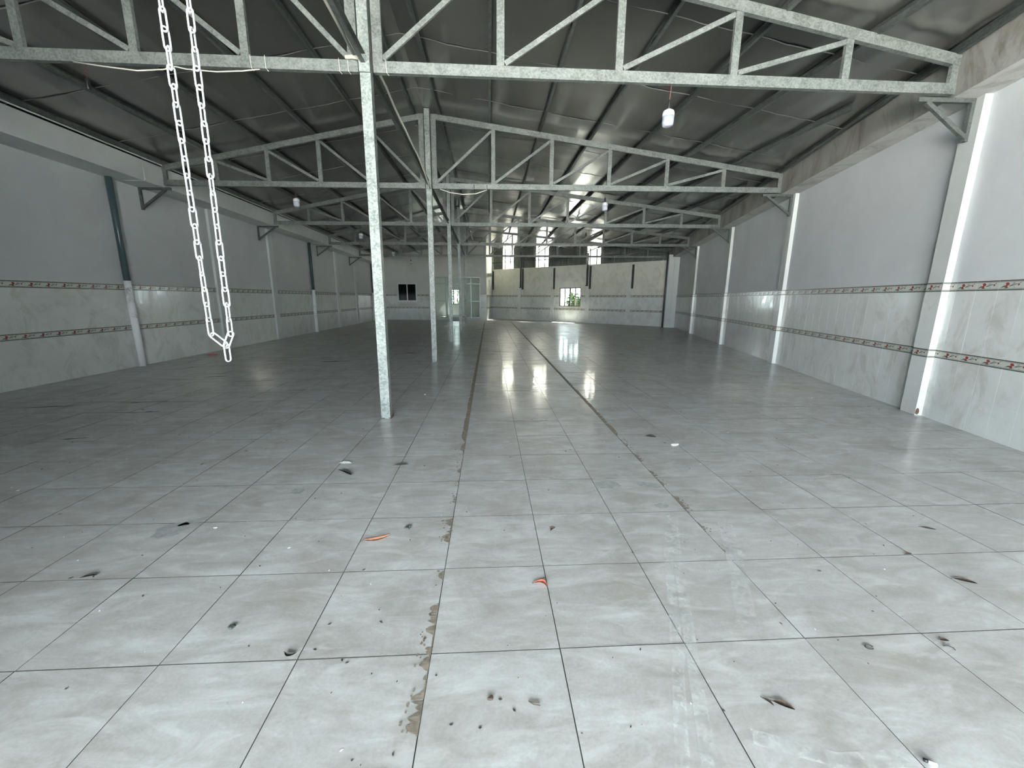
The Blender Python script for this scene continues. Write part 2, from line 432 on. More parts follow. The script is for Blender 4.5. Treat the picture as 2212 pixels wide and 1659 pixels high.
# chipped bedding mortar along the two widened joints
def chipped(name, x, side, runs, seed):
    r = random.Random(seed); mb = MB()
    for y0, y1, wm, st in runs:
        n = max(4, int((y1 - y0) / st)); ws = []; w = .6
        for k in range(n + 1):
            w = max(.12, min(1.0, w + r.uniform(-.42, .42))) if st < .05 else r.uniform(.75, 1.0)
            e = min(1.0, min(k, n - k) * st / .03 + .05)
            ws.append(wm * w * e)
        for k in range(n):
            ya, yb = y0 + (y1 - y0) * k / n, y0 + (y1 - y0) * (k + 1) / n
            if st < .05 and r.random() < .07: continue
            q = [(x, ya, .0022), (x + side*ws[k], ya + r.uniform(-.3, .3)*st, .0022), (x + side*ws[k+1], yb, .0022), (x, yb, .0022)]
            mb.add(q, [(0, 1, 2, 3)] if side > 0 else [(3, 2, 1, 0)])
        if st < .05:
            for k in range(int((y1 - y0) / .035)):        # loose islands beyond the edge
                yy = r.uniform(y0, y1); xx = x + side * wm * r.uniform(.8, 1.45); q = r.uniform(.003, .008)
                P = blob(xx, yy, q, q * 1.3, r.randrange(9999), 0, 7, .0022, .35); mb.add(P, [tuple(range(7))])
    o = mb.build(name, M_CHIPPED, FLOOR); o['label'] = 'tan chipped bedding along a widened floor joint'; o['kind'] = 'stuff'
def blob(cx, cy, rx, ry, seed, rot=0.0, n=18, z=0.0024, jag=0.18):
    r = random.Random(seed); pts = []
    for k in range(n):
        a = 2*math.pi*k/n; q = 1 + r.uniform(-jag, jag)
        px, py = rx*q*math.cos(a), ry*q*math.sin(a)
        pts.append((cx + px*math.cos(rot) - py*math.sin(rot), cy + px*math.sin(rot) + py*math.cos(rot), z))
    return pts
chipped('chipped_joint', TX0, -1, [(1.22, 1.48, .052, .008), (1.49, 1.90, .045, .008), (2.08, 2.17, .032, .007), (2.45, 2.76, .052, .008), (2.98, 3.16, .030, .010), (3.28, 3.42, .026, .010), (3.55, 3.86, .034, .010), (3.98, 4.36, .042, .012), (4.40, 28.5, .062, .12)], 11)
chipped('chipped_joint', TX0 + 3*TS, 1, [(2.26, 2.34, .026, .008), (2.50, 2.62, .034, .008), (2.74, 3.06, .040, .009), (3.20, 3.58, .032, .010), (3.75, 4.50, .040, .012), (4.55, 28.5, .055, .12)], 12)
for (cx, cy, rx, ry, sd, rot) in ((-2.24, 2.69, .10, .10, 1, .5), (-2.16, 2.80, .09, .03, 2, .7), (1.036, 3.26, .115, .075, 3, 0), (1.40, 3.235, .10, .055, 4, -.2), (1.366, 2.872, .055, .04, 5, 0), (-1.62, 3.25, .05, .06, 6, .6), (-1.32, 2.78, .035, .025, 7, .2)):
    mb = MB(); P = blob(cx, cy, rx, ry, sd, rot); mb.add(P, [tuple(range(len(P)))])
    o = mb.build('mortar_patch', M_MORTAR, FLOOR); o['label'] = 'dull grey mortar smear on the tiles'
# chalky wheel tracks
for pts, w in ((((1.405, 2.75), (1.196, 2.246), (1.052, 1.848), (0.899, 1.437), (0.76, 1.05)), .028), (((1.36, 2.75), (1.12, 2.2), (0.876, 1.559), (0.66, 1.05)), .026), (((1.72, 2.6), (1.60, 2.3), (1.30, 1.68)), .05), (((0.98, 1.16), (1.25, 1.06), (1.5, 1.06)), .03)):
    mb = MB(); L = []; 
    for k, p in enumerate(pts):
        t = Vector(pts[min(k+1, len(pts)-1)]) - Vector(pts[max(k-1, 0)]); t.normalize(); nrm = Vector((-t.y, t.x)) * w
        L += [(p[0] - nrm.x, p[1] - nrm.y, .0026), (p[0] + nrm.x, p[1] + nrm.y, .0026)]
    mb.add(L, [(2*k, 2*k+2, 2*k+3, 2*k+1) for k in range(len(pts) - 1)])
    for f in range(len(mb.f)): mb.f[f] = tuple(reversed(mb.f[f]))
    o = mb.build('wheel_track', M_DUST, FLOOR); o['label'] = 'white dusty wheel track'; o['kind'] = 'stuff'

M_SKID = plain('dark_skid_dirt', (0.13, 0.125, 0.11), 0.8)
for (cx, cy, ln, wd, sd) in ((-6.5, 6.05, .75, .035, 41), (-4.75, 4.65, .30, .03, 42), (-5.3, 6.3, .65, .03, 43), (-4.85, 5.75, .45, .03, 44), (-4.6, 7.9, .8, .05, 45), (-5.6, 8.4, .5, .05, 46), (-3.4, 7.1, .4, .03, 47), (-3.9, 10.4, .9, .08, 48), (-2.4, 12.0, .7, .09, 49), (-.2, 21.5, 1.1, .12, 50)):
    r = random.Random(sd); mb = MB(); n = 9; L = []
    for k in range(n + 1):
        f = k / n; w = wd * math.sin(math.pi * (f * .94 + .03)) * r.uniform(.3, 1.0); yy = cy + ln * .18 * f + r.uniform(-.2, .2) * wd
        L += [(cx + ln * (f - .5), yy - w, .0026), (cx + ln * (f - .5), yy + w, .0026)]
    mb.add(L, [(2*k, 2*k+2, 2*k+3, 2*k+1) for k in range(n)])
    o = mb.build('skid_mark', M_SKID, FLOOR); o['label'] = 'dark dragged dirt mark'

# ------------------------------------------------------------------ wall tiles: shared meshes, 0.29 long
TL = 0.29
ROWS = ((0.004, 0.4200), (0.4204, 0.836), (0.954, 1.3418), (1.3422, 1.732))
BORD = ((0.840, 0.950), (1.736, 1.856))
def wall_tile_mesh(h, ln=TL, mat=None):
    mb = MB(); a = ln/2 - 0.0020
    mb.box((-a, -0.008, 0), (a, 0, h)); return mb.mesh('tile', mat or M_WTILE)
def border_geo(mb, x0, x1, z0, z1, M=None, flowers=True, ln=TL):
    """local frame: x along the wall, -y out of the wall"""
    y = -0.010; h = z1 - z0
    T = (lambda v: M @ Vector(v)) if M is not None else (lambda v: Vector(v))
    mb.box((x0, y, z0), (x1, 0, z1), 0, M)
    e = y - 0.0006
    def quad(a, b, c, d, mi): mb.add([T((p[0], e, p[1])) for p in (a, b, c, d)], [(0, 1, 2, 3)], mi)
    for (u, v, mi) in ((0.0, 0.13, 2), (0.87, 1.0, 2), (0.17, 0.20, 2), (0.80, 0.83, 2)):
        quad((x0, z0 + u*h), (x1, z0 + u*h), (x1, z0 + v*h), (x0, z0 + v*h), mi)
    if not flowers: return
    def poly(pts, mi):
        q = [(x0 + p[0]*ln, z0 + p[1]*h) for p in pts]
        if max(p[0] for p in q) > x1: return
        mb.add([T((p[0], e - 0.0004, p[1])) for p in q], [tuple(range(len(q)))], mi)
    poly([(.23,.34),(.30,.26),(.37,.33),(.35,.46),(.41,.50),(.43,.64),(.36,.77),(.28,.75),(.26,.62),(.30,.52),(.24,.46)], 1)
    poly([(.07,.24),(.24,.34),(.26,.48),(.19,.46)], 2)
    poly([(.20,.22),(.34,.21),(.44,.27),(.32,.31)], 2)
    poly([(.38,.38),(.50,.44),(.62,.55),(.80,.64),(.62,.63),(.50,.53)], 2)
    poly([(.40,.36),(.55,.41),(.72,.56),(.74,.60),(.56,.46)], 2)
    poly([(.50,.60),(.58,.72),(.66,.76),(.58,.66)], 2)
    poly([(.76,.44),(.82,.46),(.83,.60),(.79,.66),(.755,.58)], 1)
    poly([(.82,.66),(.88,.72),(.87,.78),(.82,.72)], 2)
    poly([(.60,.24),(.66,.24),(.66,.36),(.60,.36)], 3)
    poly([(.97,.22),(1.0,.22),(1.0,.78),(.97,.78)], 3)
BMATS = [M_FCREAM, M_FRED, M_FGREY, M_FPALE]
def border_mesh(z0, z1):
    mb = MB(); border_geo(mb, -TL/2 + .0012, TL/2 - .0012, 0, z1 - z0); return mb.mesh('border_tile', BMATS)
M_BED = plain('white_tile_grout', (0.74, 0.76, 0.74), 0.8)
TILE_ME = [wall_tile_mesh(b - a) for a, b in ROWS]
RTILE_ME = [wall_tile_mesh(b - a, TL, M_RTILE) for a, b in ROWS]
BORD_ME = [border_mesh(a, b) for a, b in BORD]
def clad_run(parent, origin, yaw, n_solo, n_all, solo_first=True, far_flowers=True):
    """tiles marching along +x of the frame at origin/yaw; -y of the frame looks into the room"""
    F = Matrix.Translation(origin) @ Matrix.Rotation(yaw, 4, 'Z')
    farm, farb = MB(), MB()
    for k in range(n_all):
        s = (k + 0.5) * TL
        for (a, b), me in zip(ROWS, TILE_ME):
            if k < n_solo: link('tile', me, parent, F @ Matrix.Translation((s, random.uniform(-.0008, 0), a)))
            else: farm.box((s - TL/2 + .0012, -0.008, a), (s + TL/2 - .0012, 0, b), 0, F)
        for (a, b), me in zip(BORD, BORD_ME):
            if k < n_solo: link('border_tile', me, parent, F @ Matrix.Translation((s, 0, a)))
            else: border_geo(farb, s - TL/2 + .0012, s + TL/2 - .0012, a, b, F, far_flowers)
    if farm.v:
        o = farm.build('tile', M_WTILE, parent); o['kind'] = 'stuff'
        o = farb.build('border_tile', BMATS, parent); o['kind'] = 'stuff'

# ------------------------------------------------------------------ right wall
def poly_wall(name, pts, z0, z1f, mat, label):
    """pts: footprint outline; z1f(x, y) top height"""
    n = len(pts); mb = MB()
    vs = [Vector((x, y, z0)) for x, y in pts] + [Vector((x, y, z1f(x, y))) for x, y in pts]
    mb.add(vs, [tuple(range(n-1, -1, -1)), tuple(range(n, 2*n))] + [(i, (i+1) % n, n + (i+1) % n, n + i) for i in range(n)])
    o = mb.build(name, mat); return tag(o, label, kind='structure')
YB = 24.0
ww = WN * -0.18
pR = [(wall_x(YF), YF), (wall_x(YF) + ww.x, YF + ww.y), (wall_x(YB) + ww.x, YB + ww.y), (wall_x(YB), YB)]
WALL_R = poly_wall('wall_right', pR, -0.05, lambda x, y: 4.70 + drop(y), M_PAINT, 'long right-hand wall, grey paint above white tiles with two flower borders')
def clad_right():
    y_start = 3.458
    farm, farb = MB(), MB(); n_all = int((23.75 - y_start) * WDIR.length / WDIR.y / TL)
    for k in range(n_all):
        c = Vector((wall_x(y_start), y_start, 0)) + WDIR * ((k + 0.5) * TL)
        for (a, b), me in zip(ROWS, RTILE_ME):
            Mz = Matrix.Translation(c + Vector((0, 0, a))) @ frame_r
            if k < 30: link('tile', me, WALL_R, Mz)
            else: farm.box((-TL/2 + .0012, -.008, 0), (TL/2 - .0012, 0, b - a), 0, Mz)
        for (a, b), me in zip(BORD, BORD_ME):
            Mz = Matrix.Translation(c + Vector((0, 0, a))) @ frame_r
            if k < 30: link('border_tile', me, WALL_R, Mz)
            else: border_geo(farb, -TL/2 + .0012, TL/2 - .0012, 0, b - a, Mz)
    o = farm.build('tile', M_RTILE, WALL_R); o['kind'] = 'stuff'
    o = farb.build('border_tile', BMATS, WALL_R); o['kind'] = 'stuff'
ex = -WDIR; ey = -WN    # local x towards the camera, local -y = WN (into the hall); z up
def grout_bed(parent, F, ln, mat):
    mb = MB(); mb.box((0, -.0062, 0.0), (ln, 0, 1.75), 0, F); mb.build('grout_bed', mat, parent)
frame_r = Matrix(((ex.x, ey.x, 0, 0), (ex.y, ey.y, 0, 0), (0, 0, 1, 0), (0, 0, 0, 1)))
clad_right()
_c = Vector((wall_x(3.458), 3.458, 0)) + WDIR * 20.7
grout_bed(WALL_R, Matrix.Translation(_c) @ frame_r, 20.7, M_BED)

def pilaster(parent, corner, along, out, width, depth, ztop, mat, tiled=True, name='pilaster'):
    """corner: wall point at the near end; along = unit vector away from the camera; out = into the hall"""
    c = Vector(corner); a = Vector(along); o = Vector(out)
    P = [c, c + a*width, c + a*width + o*depth, c + o*depth]
    mb = MB()
    def shell(off, z0, z1, mi):
        q = [c - a*off - o*.02, c + a*(width + off) - o*.02, c + a*(width + off) + o*(depth + off), c - a*off + o*(depth + off)]
        vs = [Vector((p.x, p.y, z0)) for p in q] + [Vector((p.x, p.y, z1)) for p in q]
        mb.add(vs, [(3,2,1,0), (4,5,6,7)] + [(i, (i+1) % 4, 4 + (i+1) % 4, 4 + i) for i in range(4)], mi)
    shell(0, 0, ztop, 0)
    if tiled:
        for z0, z1 in ROWS: shell(.008, z0, z1, 1)
    ob = mb.build(name, [mat, M_WTILE if not tiled else M_PTILE], parent)
    if tiled:
        # border pieces around the pilaster: inner face, then near face
        inner = c + o*(depth + .0) ; 
        for z0, z1 in BORD:
            bb = MB()
            Ei = -a; Ey = -o
            Fm = Matrix(((Ei.x, Ey.x, 0, (c + a*width + o*depth).x), (Ei.y, Ey.y, 0, (c + a*width + o*depth).y), (0, 0, 1, 0), (0, 0, 0, 1))) if (o.cross(a)).z > 0 or True else None
            if o.cross(a).z < 0: 
                Ei = -a; Fm = Matrix(((Ei.x, Ey.x, 0, (c + a*width + o*depth).x), (Ei.y, Ey.y, 0, (c + a*width + o*depth).y), (0, 0, 1, 0), (0, 0, 0, 1)))
            border_geo(bb, 0, width, z0, z1, Fm, True, width)
            En = -o; Ny = a       # near face: x from inner edge outwards to wall, -y = -a (towards the camera)
            st = c + o*depth
            Fn = Matrix(((En.x, Ny.x, 0, st.x), (En.y, Ny.y, 0, st.y), (0, 0, 1, 0), (0, 0, 0, 1)))
            border_geo(bb, -.01, depth, z0, z1, Fn, False)
            bb.build('border_tile', BMATS, ob)
    return ob
M_PTILE = make_wall_tile('white_pilaster_tile', (0.58, 0.607, 0.60), (0.65, 0.677, 0.67), 0.16)
PIL_Y = (5.255, 9.97, 14.42, 19.12)
for k, y in enumerate(PIL_Y):
    pl = pilaster(WALL_R, (wall_x(y), y, 0), WDIR, WN, 0.27, 0.085, 4.115 + drop(y), M_PILA)
    if k == 0:
        mb = MB(); P = [(0, .035), (.012, .016), (.03, .012), (.046, .03), (.05, .062), (.04, .096), (.022, .110), (.008, .095)]
        c = Vector((wall_x(y), y, 0)) + WN*0.0945 - WDIR*0.0092
        mb.add([c - WN*p[0] + Vector((0, 0, p[1])) for p in P], [tuple(range(len(P)))])
        o = mb.build('chipped_spot', M_RUST, pl); o['label'] = 'red-brown chipped spot at the pilaster foot'
# ring beam on the right: inner face 0.40 off the wall
mb = MB()
ys = [YF + .01 + k * (23.85 - YF) / 31 for k in range(32)]
for y0, y1 in zip(ys[:-1], ys[1:]):
    A0, A1 = Vector((eave_x(y0), y0, 0)), Vector((eave_x(y1), y1, 0)); B0, B1 = Vector((wall_x(y0) + .02, y0, 0)), Vector((wall_x(y1) + .02, y1, 0))
    b0, b1 = 4.115 + drop(y0), 4.115 + drop(y1); t0, t1 = 4.675 + drop(y0), 4.675 + drop(y1)
    vs = [A0 + Vector((0,0,b0)), A1 + Vector((0,0,b1)), B1 + Vector((0,0,b1)), B0 + Vector((0,0,b0)), A0 + Vector((0,0,t0)), A1 + Vector((0,0,t1)), B1 + Vector((0,0,t1)), B0 + Vector((0,0,t0))]
    mb.add(vs, [(0,1,2,3)], 1); mb.add(vs, [(7,6,5,4), (0,4,5,1)])
o = mb.build('ring_beam', [M_CONC, M_SOFF], WALL_R); o['label'] = 'stained bare cement ring beam under the eave'

# ------------------------------------------------------------------ left wall
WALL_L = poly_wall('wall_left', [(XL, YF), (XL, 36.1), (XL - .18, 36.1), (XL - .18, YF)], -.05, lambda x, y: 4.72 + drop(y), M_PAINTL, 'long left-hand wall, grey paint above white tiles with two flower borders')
F = Matrix.Translation((XL, 30.85, 0))
def clad_left():
    y_start = 6.38
    n_all = int((30.9 - y_start) / TL); farm, farb = MB(), MB()
    fr = Matrix(((0, -1, 0, 0), (1, 0, 0, 0), (0, 0, 1, 0), (0, 0, 0, 1)))   # local x = +Y, local -y = +X
    for k in range(n_all):
        c = Vector((XL, y_start + (k + .5) * TL, 0))
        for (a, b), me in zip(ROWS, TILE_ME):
            Mz = Matrix.Translation(c + Vector((0, 0, a))) @ fr
            if k < 45: link('tile', me, WALL_L, Mz)
            else: farm.box((-TL/2 + .0012, -.008, 0), (TL/2 - .0012, 0, b - a), 0, Mz)
        for (a, b), me in zip(BORD, BORD_ME):
            Mz = Matrix.Translation(c + Vector((0, 0, a))) @ fr
            if k < 45: link('border_tile', me, WALL_L, Mz)
            else: border_geo(farb, -TL/2 + .0012, TL/2 - .0012, 0, b - a, Mz)
    o = farm.build('tile', M_WTILE, WALL_L); o['kind'] = 'stuff'
    o = farb.build('border_tile', BMATS, WALL_L); o['kind'] = 'stuff'
clad_left()
grout_bed(WALL_L, Matrix(((0, -1, 0, XL), (1, 0, 0, 6.38), (0, 0, 1, 0), (0, 0, 0, 1))), 24.4, M_GROUT)
for y in (12.95, 16.15, 22.75, 25.9):
    pilaster(WALL_L, (XL, y, 0), (0, 1, 0), (1, 0, 0), 0.30, 0.075, 4.11 + drop(y), M_PILA, False)
mb = MB(); ys = [YF + .01 + k * (30.84 - YF) / 34 for k in range(35)]
for y0, y1 in zip(ys[:-1], ys[1:]):
    b0, b1 = 4.10 + drop(y0), 4.10 + drop(y1); t0, t1 = 4.535 + drop(y0), 4.535 + drop(y1)
    vs = [(XEL, y0, b0), (XEL, y1, b1), (XL - .02, y1, b1), (XL - .02, y0, b0), (XEL, y0, t0), (XEL, y1, t1), (XL - .02, y1, t1), (XL - .02, y0, t0)]
    mb.add(vs, [(3,2,1,0), (4,5,6,7), (1,5,4,0)])
o = mb.build('ring_beam', M_BEAML, WALL_L); o['label'] = 'pale painted ring beam under the left eave'

# ------------------------------------------------------------------ unseen doorway wall and added forecourt front, shaping the light
def cross_wall(name, y, spans, label):
    mb = MB(); t0, t1 = y - .15, y
    for x0, x1, z0 in spans:
        a, b = roof_z(x0, y) - .004, roof_z(x1, y) - .004
        vs = [(x0, t0, z0), (x1, t0, z0), (x1, t1, z0), (x0, t1, z0), (x0, t0, a), (x1, t0, b), (x1, t1, b), (x0, t1, a)]
        mb.add(vs, [(0,3,2,1), (4,5,6,7), (0,1,5,4), (1,2,6,5), (2,3,7,6), (3,0,4,7)])
    tag(mb.build(name, M_PAINT), label, kind='structure')
DJ = -2.75                                                  # left jamb of the unseen shutter opening, set for the light on the left
cross_wall('wall_shutter', YD, [(XL, DJ, -.05), (DJ, XR, 4.12), (XR, eave_x(YD) + .3, 4.12)], 'wall beside and above the roller-shutter opening, behind the viewer, sized to shape the light')
cross_wall('wall_added_front', YF, [(XL, DX0, -.05), (DX0, XR, DZ), (XR, DX1, DZ), (DX1, eave_x(YF) + .3, -.05)], 'open front of an added unseen forecourt behind the viewer, for its light')

# ------------------------------------------------------------------ office block at the rear left
WINO = (-6.66, -5.34, 1.39, 2.61); DRO = (-4.32, -0.65, 0.19, 3.13)
OFY = Matrix.Translation((0, 0, 0))
oa = math.atan2(-0.05, 1.0)
FO = Matrix.Translation((0, office_y(0), 0)) @ Matrix.Rotation(oa, 4, 'Z')     # local x along the wall, -y into the hall
oc = 1 / math.cos(oa)
mb = MB()
def ob(x0, x1, z0, z1):
    mb.box((x0*oc, 0, z0), (x1*oc, .14, z1), 0, FO)
OX1 = -0.19
def ztop_o(x): return roof_z(x, 30.7) + .02
def ob_top(x0, x1, z0):
    vs = [FO @ Vector(p) for p in ((x0*oc,0,z0),(x1*oc,0,z0),(x1*oc,.14,z0),(x0*oc,.14,z0),(x0*oc,0,ztop_o(x0)),(x1*oc,0,ztop_o(x1)),(x1*oc,.14,ztop_o(x1)),(x0*oc,.14,ztop_o(x0)))]
    mb.add(vs, [(0,3,2,1), (4,5,6,7), (0,1,5,4), (1,2,6,5), (2,3,7,6), (3,0,4,7)])
ob_top(XL - .05, WINO[0], 0); ob(WINO[0], WINO[1], 0, WINO[2]); ob_top(WINO[0], WINO[1], WINO[3]); ob_top(WINO[1], DRO[0], 0)
ob(DRO[0], DRO[1], 0, DRO[2]); ob_top(DRO[0], XR, DRO[3]); ob_top(XR, DRO[1], DRO[3]); ob_top(DRO[1], OX1, 0)
WALL_O = mb.build('wall_office', M_OFFICE); tag(WALL_O, 'pale office front wall with dark window and glazed door, rear left', kind='structure')
def clad_plain(parent, F, spans, solo=0):
    farm, farb = MB(), MB()
    for s0, s1, skip in spans:
        n = max(1, round((s1 - s0) / TL)); w = (s1 - s0) / n
        for k in range(n):
            a0, a1 = s0 + k*w + .0012, s0 + (k+1)*w - .0012
            for (a, b) in ROWS:
                if any(a < z1 - .01 and b > z0 + .01 for z0, z1 in skip): continue
                farm.box((a0, -.008, a), (a1, 0, b), 0, F)
            for (a, b) in BORD:
                if any(a < z1 - .01 and b > z0 + .01 for z0, z1 in skip): continue
                border_geo(farb, a0, a1, a, b, F)
    o = farm.build('tile', M_WTILE, parent); o['kind'] = 'stuff'
    o = farb.build('border_tile', BMATS, parent); o['kind'] = 'stuff'
clad_plain(WALL_O, FO, [(XL*oc, (WINO[0]-.05)*oc, []), ((WINO[0]-.05)*oc, (WINO[1]+.05)*oc, [(1.33, 2.7)]), ((WINO[1]+.05)*oc, DRO[0]*oc - .03, []), (DRO[1]*oc + .03, OX1*oc, [])])
# side of the office block, facing the hall
SA, SB = FO @ Vector((OX1*oc, 0, 0)), RA.copy()
sd = (SB - SA); SL = sd.length; sd.normalize(); sn = Vector((sd.y, -sd.x, 0))
FS = Matrix(((sd.x, -sn.x, 0, SA.x), (sd.y, -sn.y, 0, SA.y), (0, 0, 1, 0), (0, 0, 0, 1)))
mb = MB(); vs = []
for (s, yy) in ((0, 0), (SL, 0), (SL, .14), (0, .14)):
    p = FS @ Vector((s, yy, 0)); vs.append(p)
vs2 = [Vector((p.x, p.y, roof_z(p.x, p.y) + .02)) for p in vs]
mb.add(vs + vs2, [(0,3,2,1), (4,5,6,7), (0,1,5,4), (1,2,6,5), (2,3,7,6), (3,0,4,7)])
WALL_S = mb.build('wall_office_side', M_REAR); tag(WALL_S, 'narrow side face of the office block beside the rear wall', kind='structure')
clad_plain(WALL_S, FS, [(0.005, SL - .01, [])])
mb = MB(); mb.box((1.2, -.02, 2.45), (1.75, 0, 2.95), 0, FS); mb.box((1.25, -.024, 2.5), (1.7, -.02, 2.9), 1, FS)
o = mb.build('switch_box', [M_ALUG, M_OFFICE]); tag(o, 'small grey electric box high on the office side wall', 'box')
# enclosed rooms behind
mb = MB()
mb.box((XL - .05, 36.0, -.05), (-3.4, 36.15, 5.2)); mb.box((-2.35, 36.0, -.05), (RA.x + .2, 36.15, 5.7)); mb.box((-3.4, 36.0, -.05), (-2.35, 36.15, 1.09)); mb.box((-3.4, 36.0, 2.36), (-2.35, 36.15, 5.6))
mb.box((RA.x, 33.6, -.05), (RA.x + .14, 36.1, 5.6)); mb.box((-4.98, 30.95, -.02), (-4.84, 36.0, 5.4))
W_BACK = mb.build('wall_back', M_OFFICE); tag(W_BACK, 'plain inside walls of the office seen through the glass', kind='structure')
mb = MB(); mb.box((-4.85, 30.85, -.01), (RA.x, 36.0, 0.05)); tag(mb.build('floor_office', M_PTILE), 'pale office floor behind the glass door', kind='structure')
mb = MB(); mb.box((XL, 30.95, 3.35), (RA.x - .02, 36.0, 3.42)); tag(mb.build('ceiling_office', M_OFFICE), 'flat office ceiling behind the glass', kind='structure')

def bar(mb, F, x0, x1, z0, z1, y0, y1, mi=0): mb.box((x0, y0, z0), (x1, y1, z1), mi, F)
# window 1: dark two-pane window
w1 = thing('window_1', None, None, (0, 0, 0)); tag(w1, 'dark two-pane window with white frame in the office wall', kind='structure')
x0, x1, z0, z1 = WINO[0]*oc, WINO[1]*oc, WINO[2], WINO[3]
mb = MB()
for a in ((x0 - .05, x1 + .05, z0 - .05, z0 + .03), (x0 - .05, x1 + .05, z1 - .03, z1 + .05), (x0 - .05, x0 + .03, z0, z1), (x1 - .03, x1 + .05, z0, z1)): bar(mb, FO, *a, -.03, .06)
bar(mb, FO, (x0+x1)/2 - .03, (x0+x1)/2 + .03, z0, z1, -.02, .05)
mb.build('window_frame', M_ALU, w1)
for a, b in ((x0 + .03, (x0+x1)/2 - .03), ((x0+x1)/2 + .03, x1 - .03)):
    mb = MB(); bar(mb, FO, a, b, z0 + .03, z1 - .03, .015, .025); mb.build('pane', M_DARKP, w1)
# door 1: glazed partition with door
d1 = thing('door_1', None, None); tag(d1, 'glazed aluminium door and side lights of the office', kind='structure')
X = [DRO[0]*oc, -3.17*oc, -2.0*oc, DRO[1]*oc]; z0, z1 = DRO[2], DRO[3]; zt = 2.63
mb = MB()
bar(mb, FO, X[0], X[3], z1 - .06, z1, 0, .08); bar(mb, FO, X[0], X[3], zt - .03, zt + .03, 0, .08); bar(mb, FO, X[0], X[3], z0, z0 + .05, 0, .08)
for q in X: bar(mb, FO, max(q - .035, X[0]), min(q + .035, X[3]), z0, z1, 0, .08)
for a, b in ((X[0], X[1]), (X[2], X[3])): bar(mb, FO, a, b, 1.36, 1.42, 0, .06)
bar(mb, FO, -1.35*oc, -1.29*oc, z0, z1, .01, .07)
mb.build('door_frame', M_ALUG, d1)
mb = MB(); bar(mb, FO, X[0] - .05, X[3] + .05, 0, z0, -.06, 0); mb.build('threshold', M_OFFICE, d1)
lf = MB()
for a in ((X[1] + .04, X[1] + .12, z0 + .05, zt - .04), (X[2] - .12, X[2] - .04, z0 + .05, zt - .04), (X[1] + .04, X[2] - .04, zt - .12, zt - .04), (X[1] + .04, X[2] - .04, z0 + .06, z0 + .2)): bar(lf, FO, *a, .02, .06)
leaf = lf.build('door_leaf', M_ALUG, d1)
mb = MB(); bar(mb, FO, X[2] - .10, X[2] - .07, 1.1, 1.35, -.03, .02); mb.build('handle', M_RAIL, leaf)
for a, b, c, d in ((X[0]+.03, X[1]-.03, z0+.05, 1.36), (X[0]+.03, X[1]-.03, 1.42, zt-.03), (X[0]+.03, X[1]-.03, zt+.03, z1-.06), (X[1]+.12, X[2]-.12, z0+.2, zt-.12), (X[1]+.03, X[2]-.03, zt+.03, z1-.06), (X[2]+.03, -1.35*oc, z0+.05, 1.36), (X[2]+.03, -1.35*oc, 1.42, zt-.03), (X[2]+.03, -1.35*oc, zt+.03, z1-.06), (-1.29*oc, X[3]-.03, z0+.05, 1.36), (-1.29*oc, X[3]-.03, 1.42, zt-.03), (-1.29*oc, X[3]-.03, zt+.03, z1-.06)):
    mb = MB(); mb.add([FO @ Vector(p) for p in ((a, .04, c), (b, .04, c), (b, .04, d), (a, .04, d))], [(0, 1, 2, 3)]); mb.build('pane', M_GLASS, d1)
# window 3: barred window in the office back wall
def barred_window(name, F, x0, x1, z0, z1, nv, nh, label):
    w = thing(name, None, None); tag(w, label, kind='structure')
    mb = MB()
    for a in ((x0, x1, z0, z0 + .06), (x0, x1, z1 - .06, z1), (x0, x0 + .06, z0, z1), (x1 - .06, x1, z0, z1)): bar(mb, F, *a, .02, .09)
    for k in range(1, nv):
        xx = x0 + (x1 - x0) * k / nv; hw = .05 if k == nv // 2 else .033
        bar(mb, F, xx - hw, xx + hw, z0, z1, .03, .08)
    mb.build('window_frame', M_GRIL, w)
    for k in range(nv):
        a, b = x0 + (x1-x0)*k/nv + .02, x0 + (x1-x0)*(k+1)/nv - .02
        mb = MB(); mb.add([F @ Vector(p) for p in ((a, .05, z0 + .05), (b, .05, z0 + .05), (b, .05, z1 - .05), (a, .05, z1 - .05))], [(0, 1, 2, 3)]); mb.build('pane', M_GLASS, w)
    for k in range(nh):
        zz = z0 + (z1 - z0) * (k + 1) / (nh + 1); mb = MB(); bar(mb, F, x0, x1, zz - .014, zz + .014, .10, .114); mb.build('grille_bar', M_GRIL, w)
    for k in range(nv * 2):
        xx = x0 + (x1 - x0) * (k + .5) / (nv * 2); mb = MB(); bar(mb, F, xx - .010, xx + .010, z0, z1, .114, .126); mb.build('grille_bar', M_GRIL, w)
barred_window('window_3', Matrix.Translation((0, 36.0, 0)), -3.4, -2.35, 1.09, 2.36, 3, 6, 'bright barred window inside the office, seen through the glass door')
portal('office_window_portal', (-2.875, 36.2, 1.72), (math.radians(-90), 0, 0), 1.0, 1.2)

# ------------------------------------------------------------------ rear wall, slanted, with window and corrugated gable
FR = Matrix(((RU.x, -RN.x, 0, RA.x), (RU.y, -RN.y, 0, RA.y), (0, 0, 1, 0), (0, 0, 0, 1)))
RW = (6.46, 8.18, 1.09, 2.37); RT_Z = 3.86
mb = MB()
for a in ((0, RW[0], 0, RT_Z), (RW[1], RLEN + .25, 0, RT_Z), (RW[0], RW[1], 0, RW[2]), (RW[0], RW[1], RW[3], RT_Z)): bar(mb, FR, a[0], a[1], a[2] - (.05 if a[2] == 0 else 0), a[3], 0, .16)
WALL_B = mb.build('wall_rear', M_REAR); tag(WALL_B, 'slanted rear wall, stained cream plaster above white tiles', kind='structure')
clad_plain(WALL_B, FR, [(0.01, RW[0] - .03, []), (RW[0] - .03, RW[1] + .03, [(1.02, 2.4)]), (RW[1] + .03, 14.2, [])])
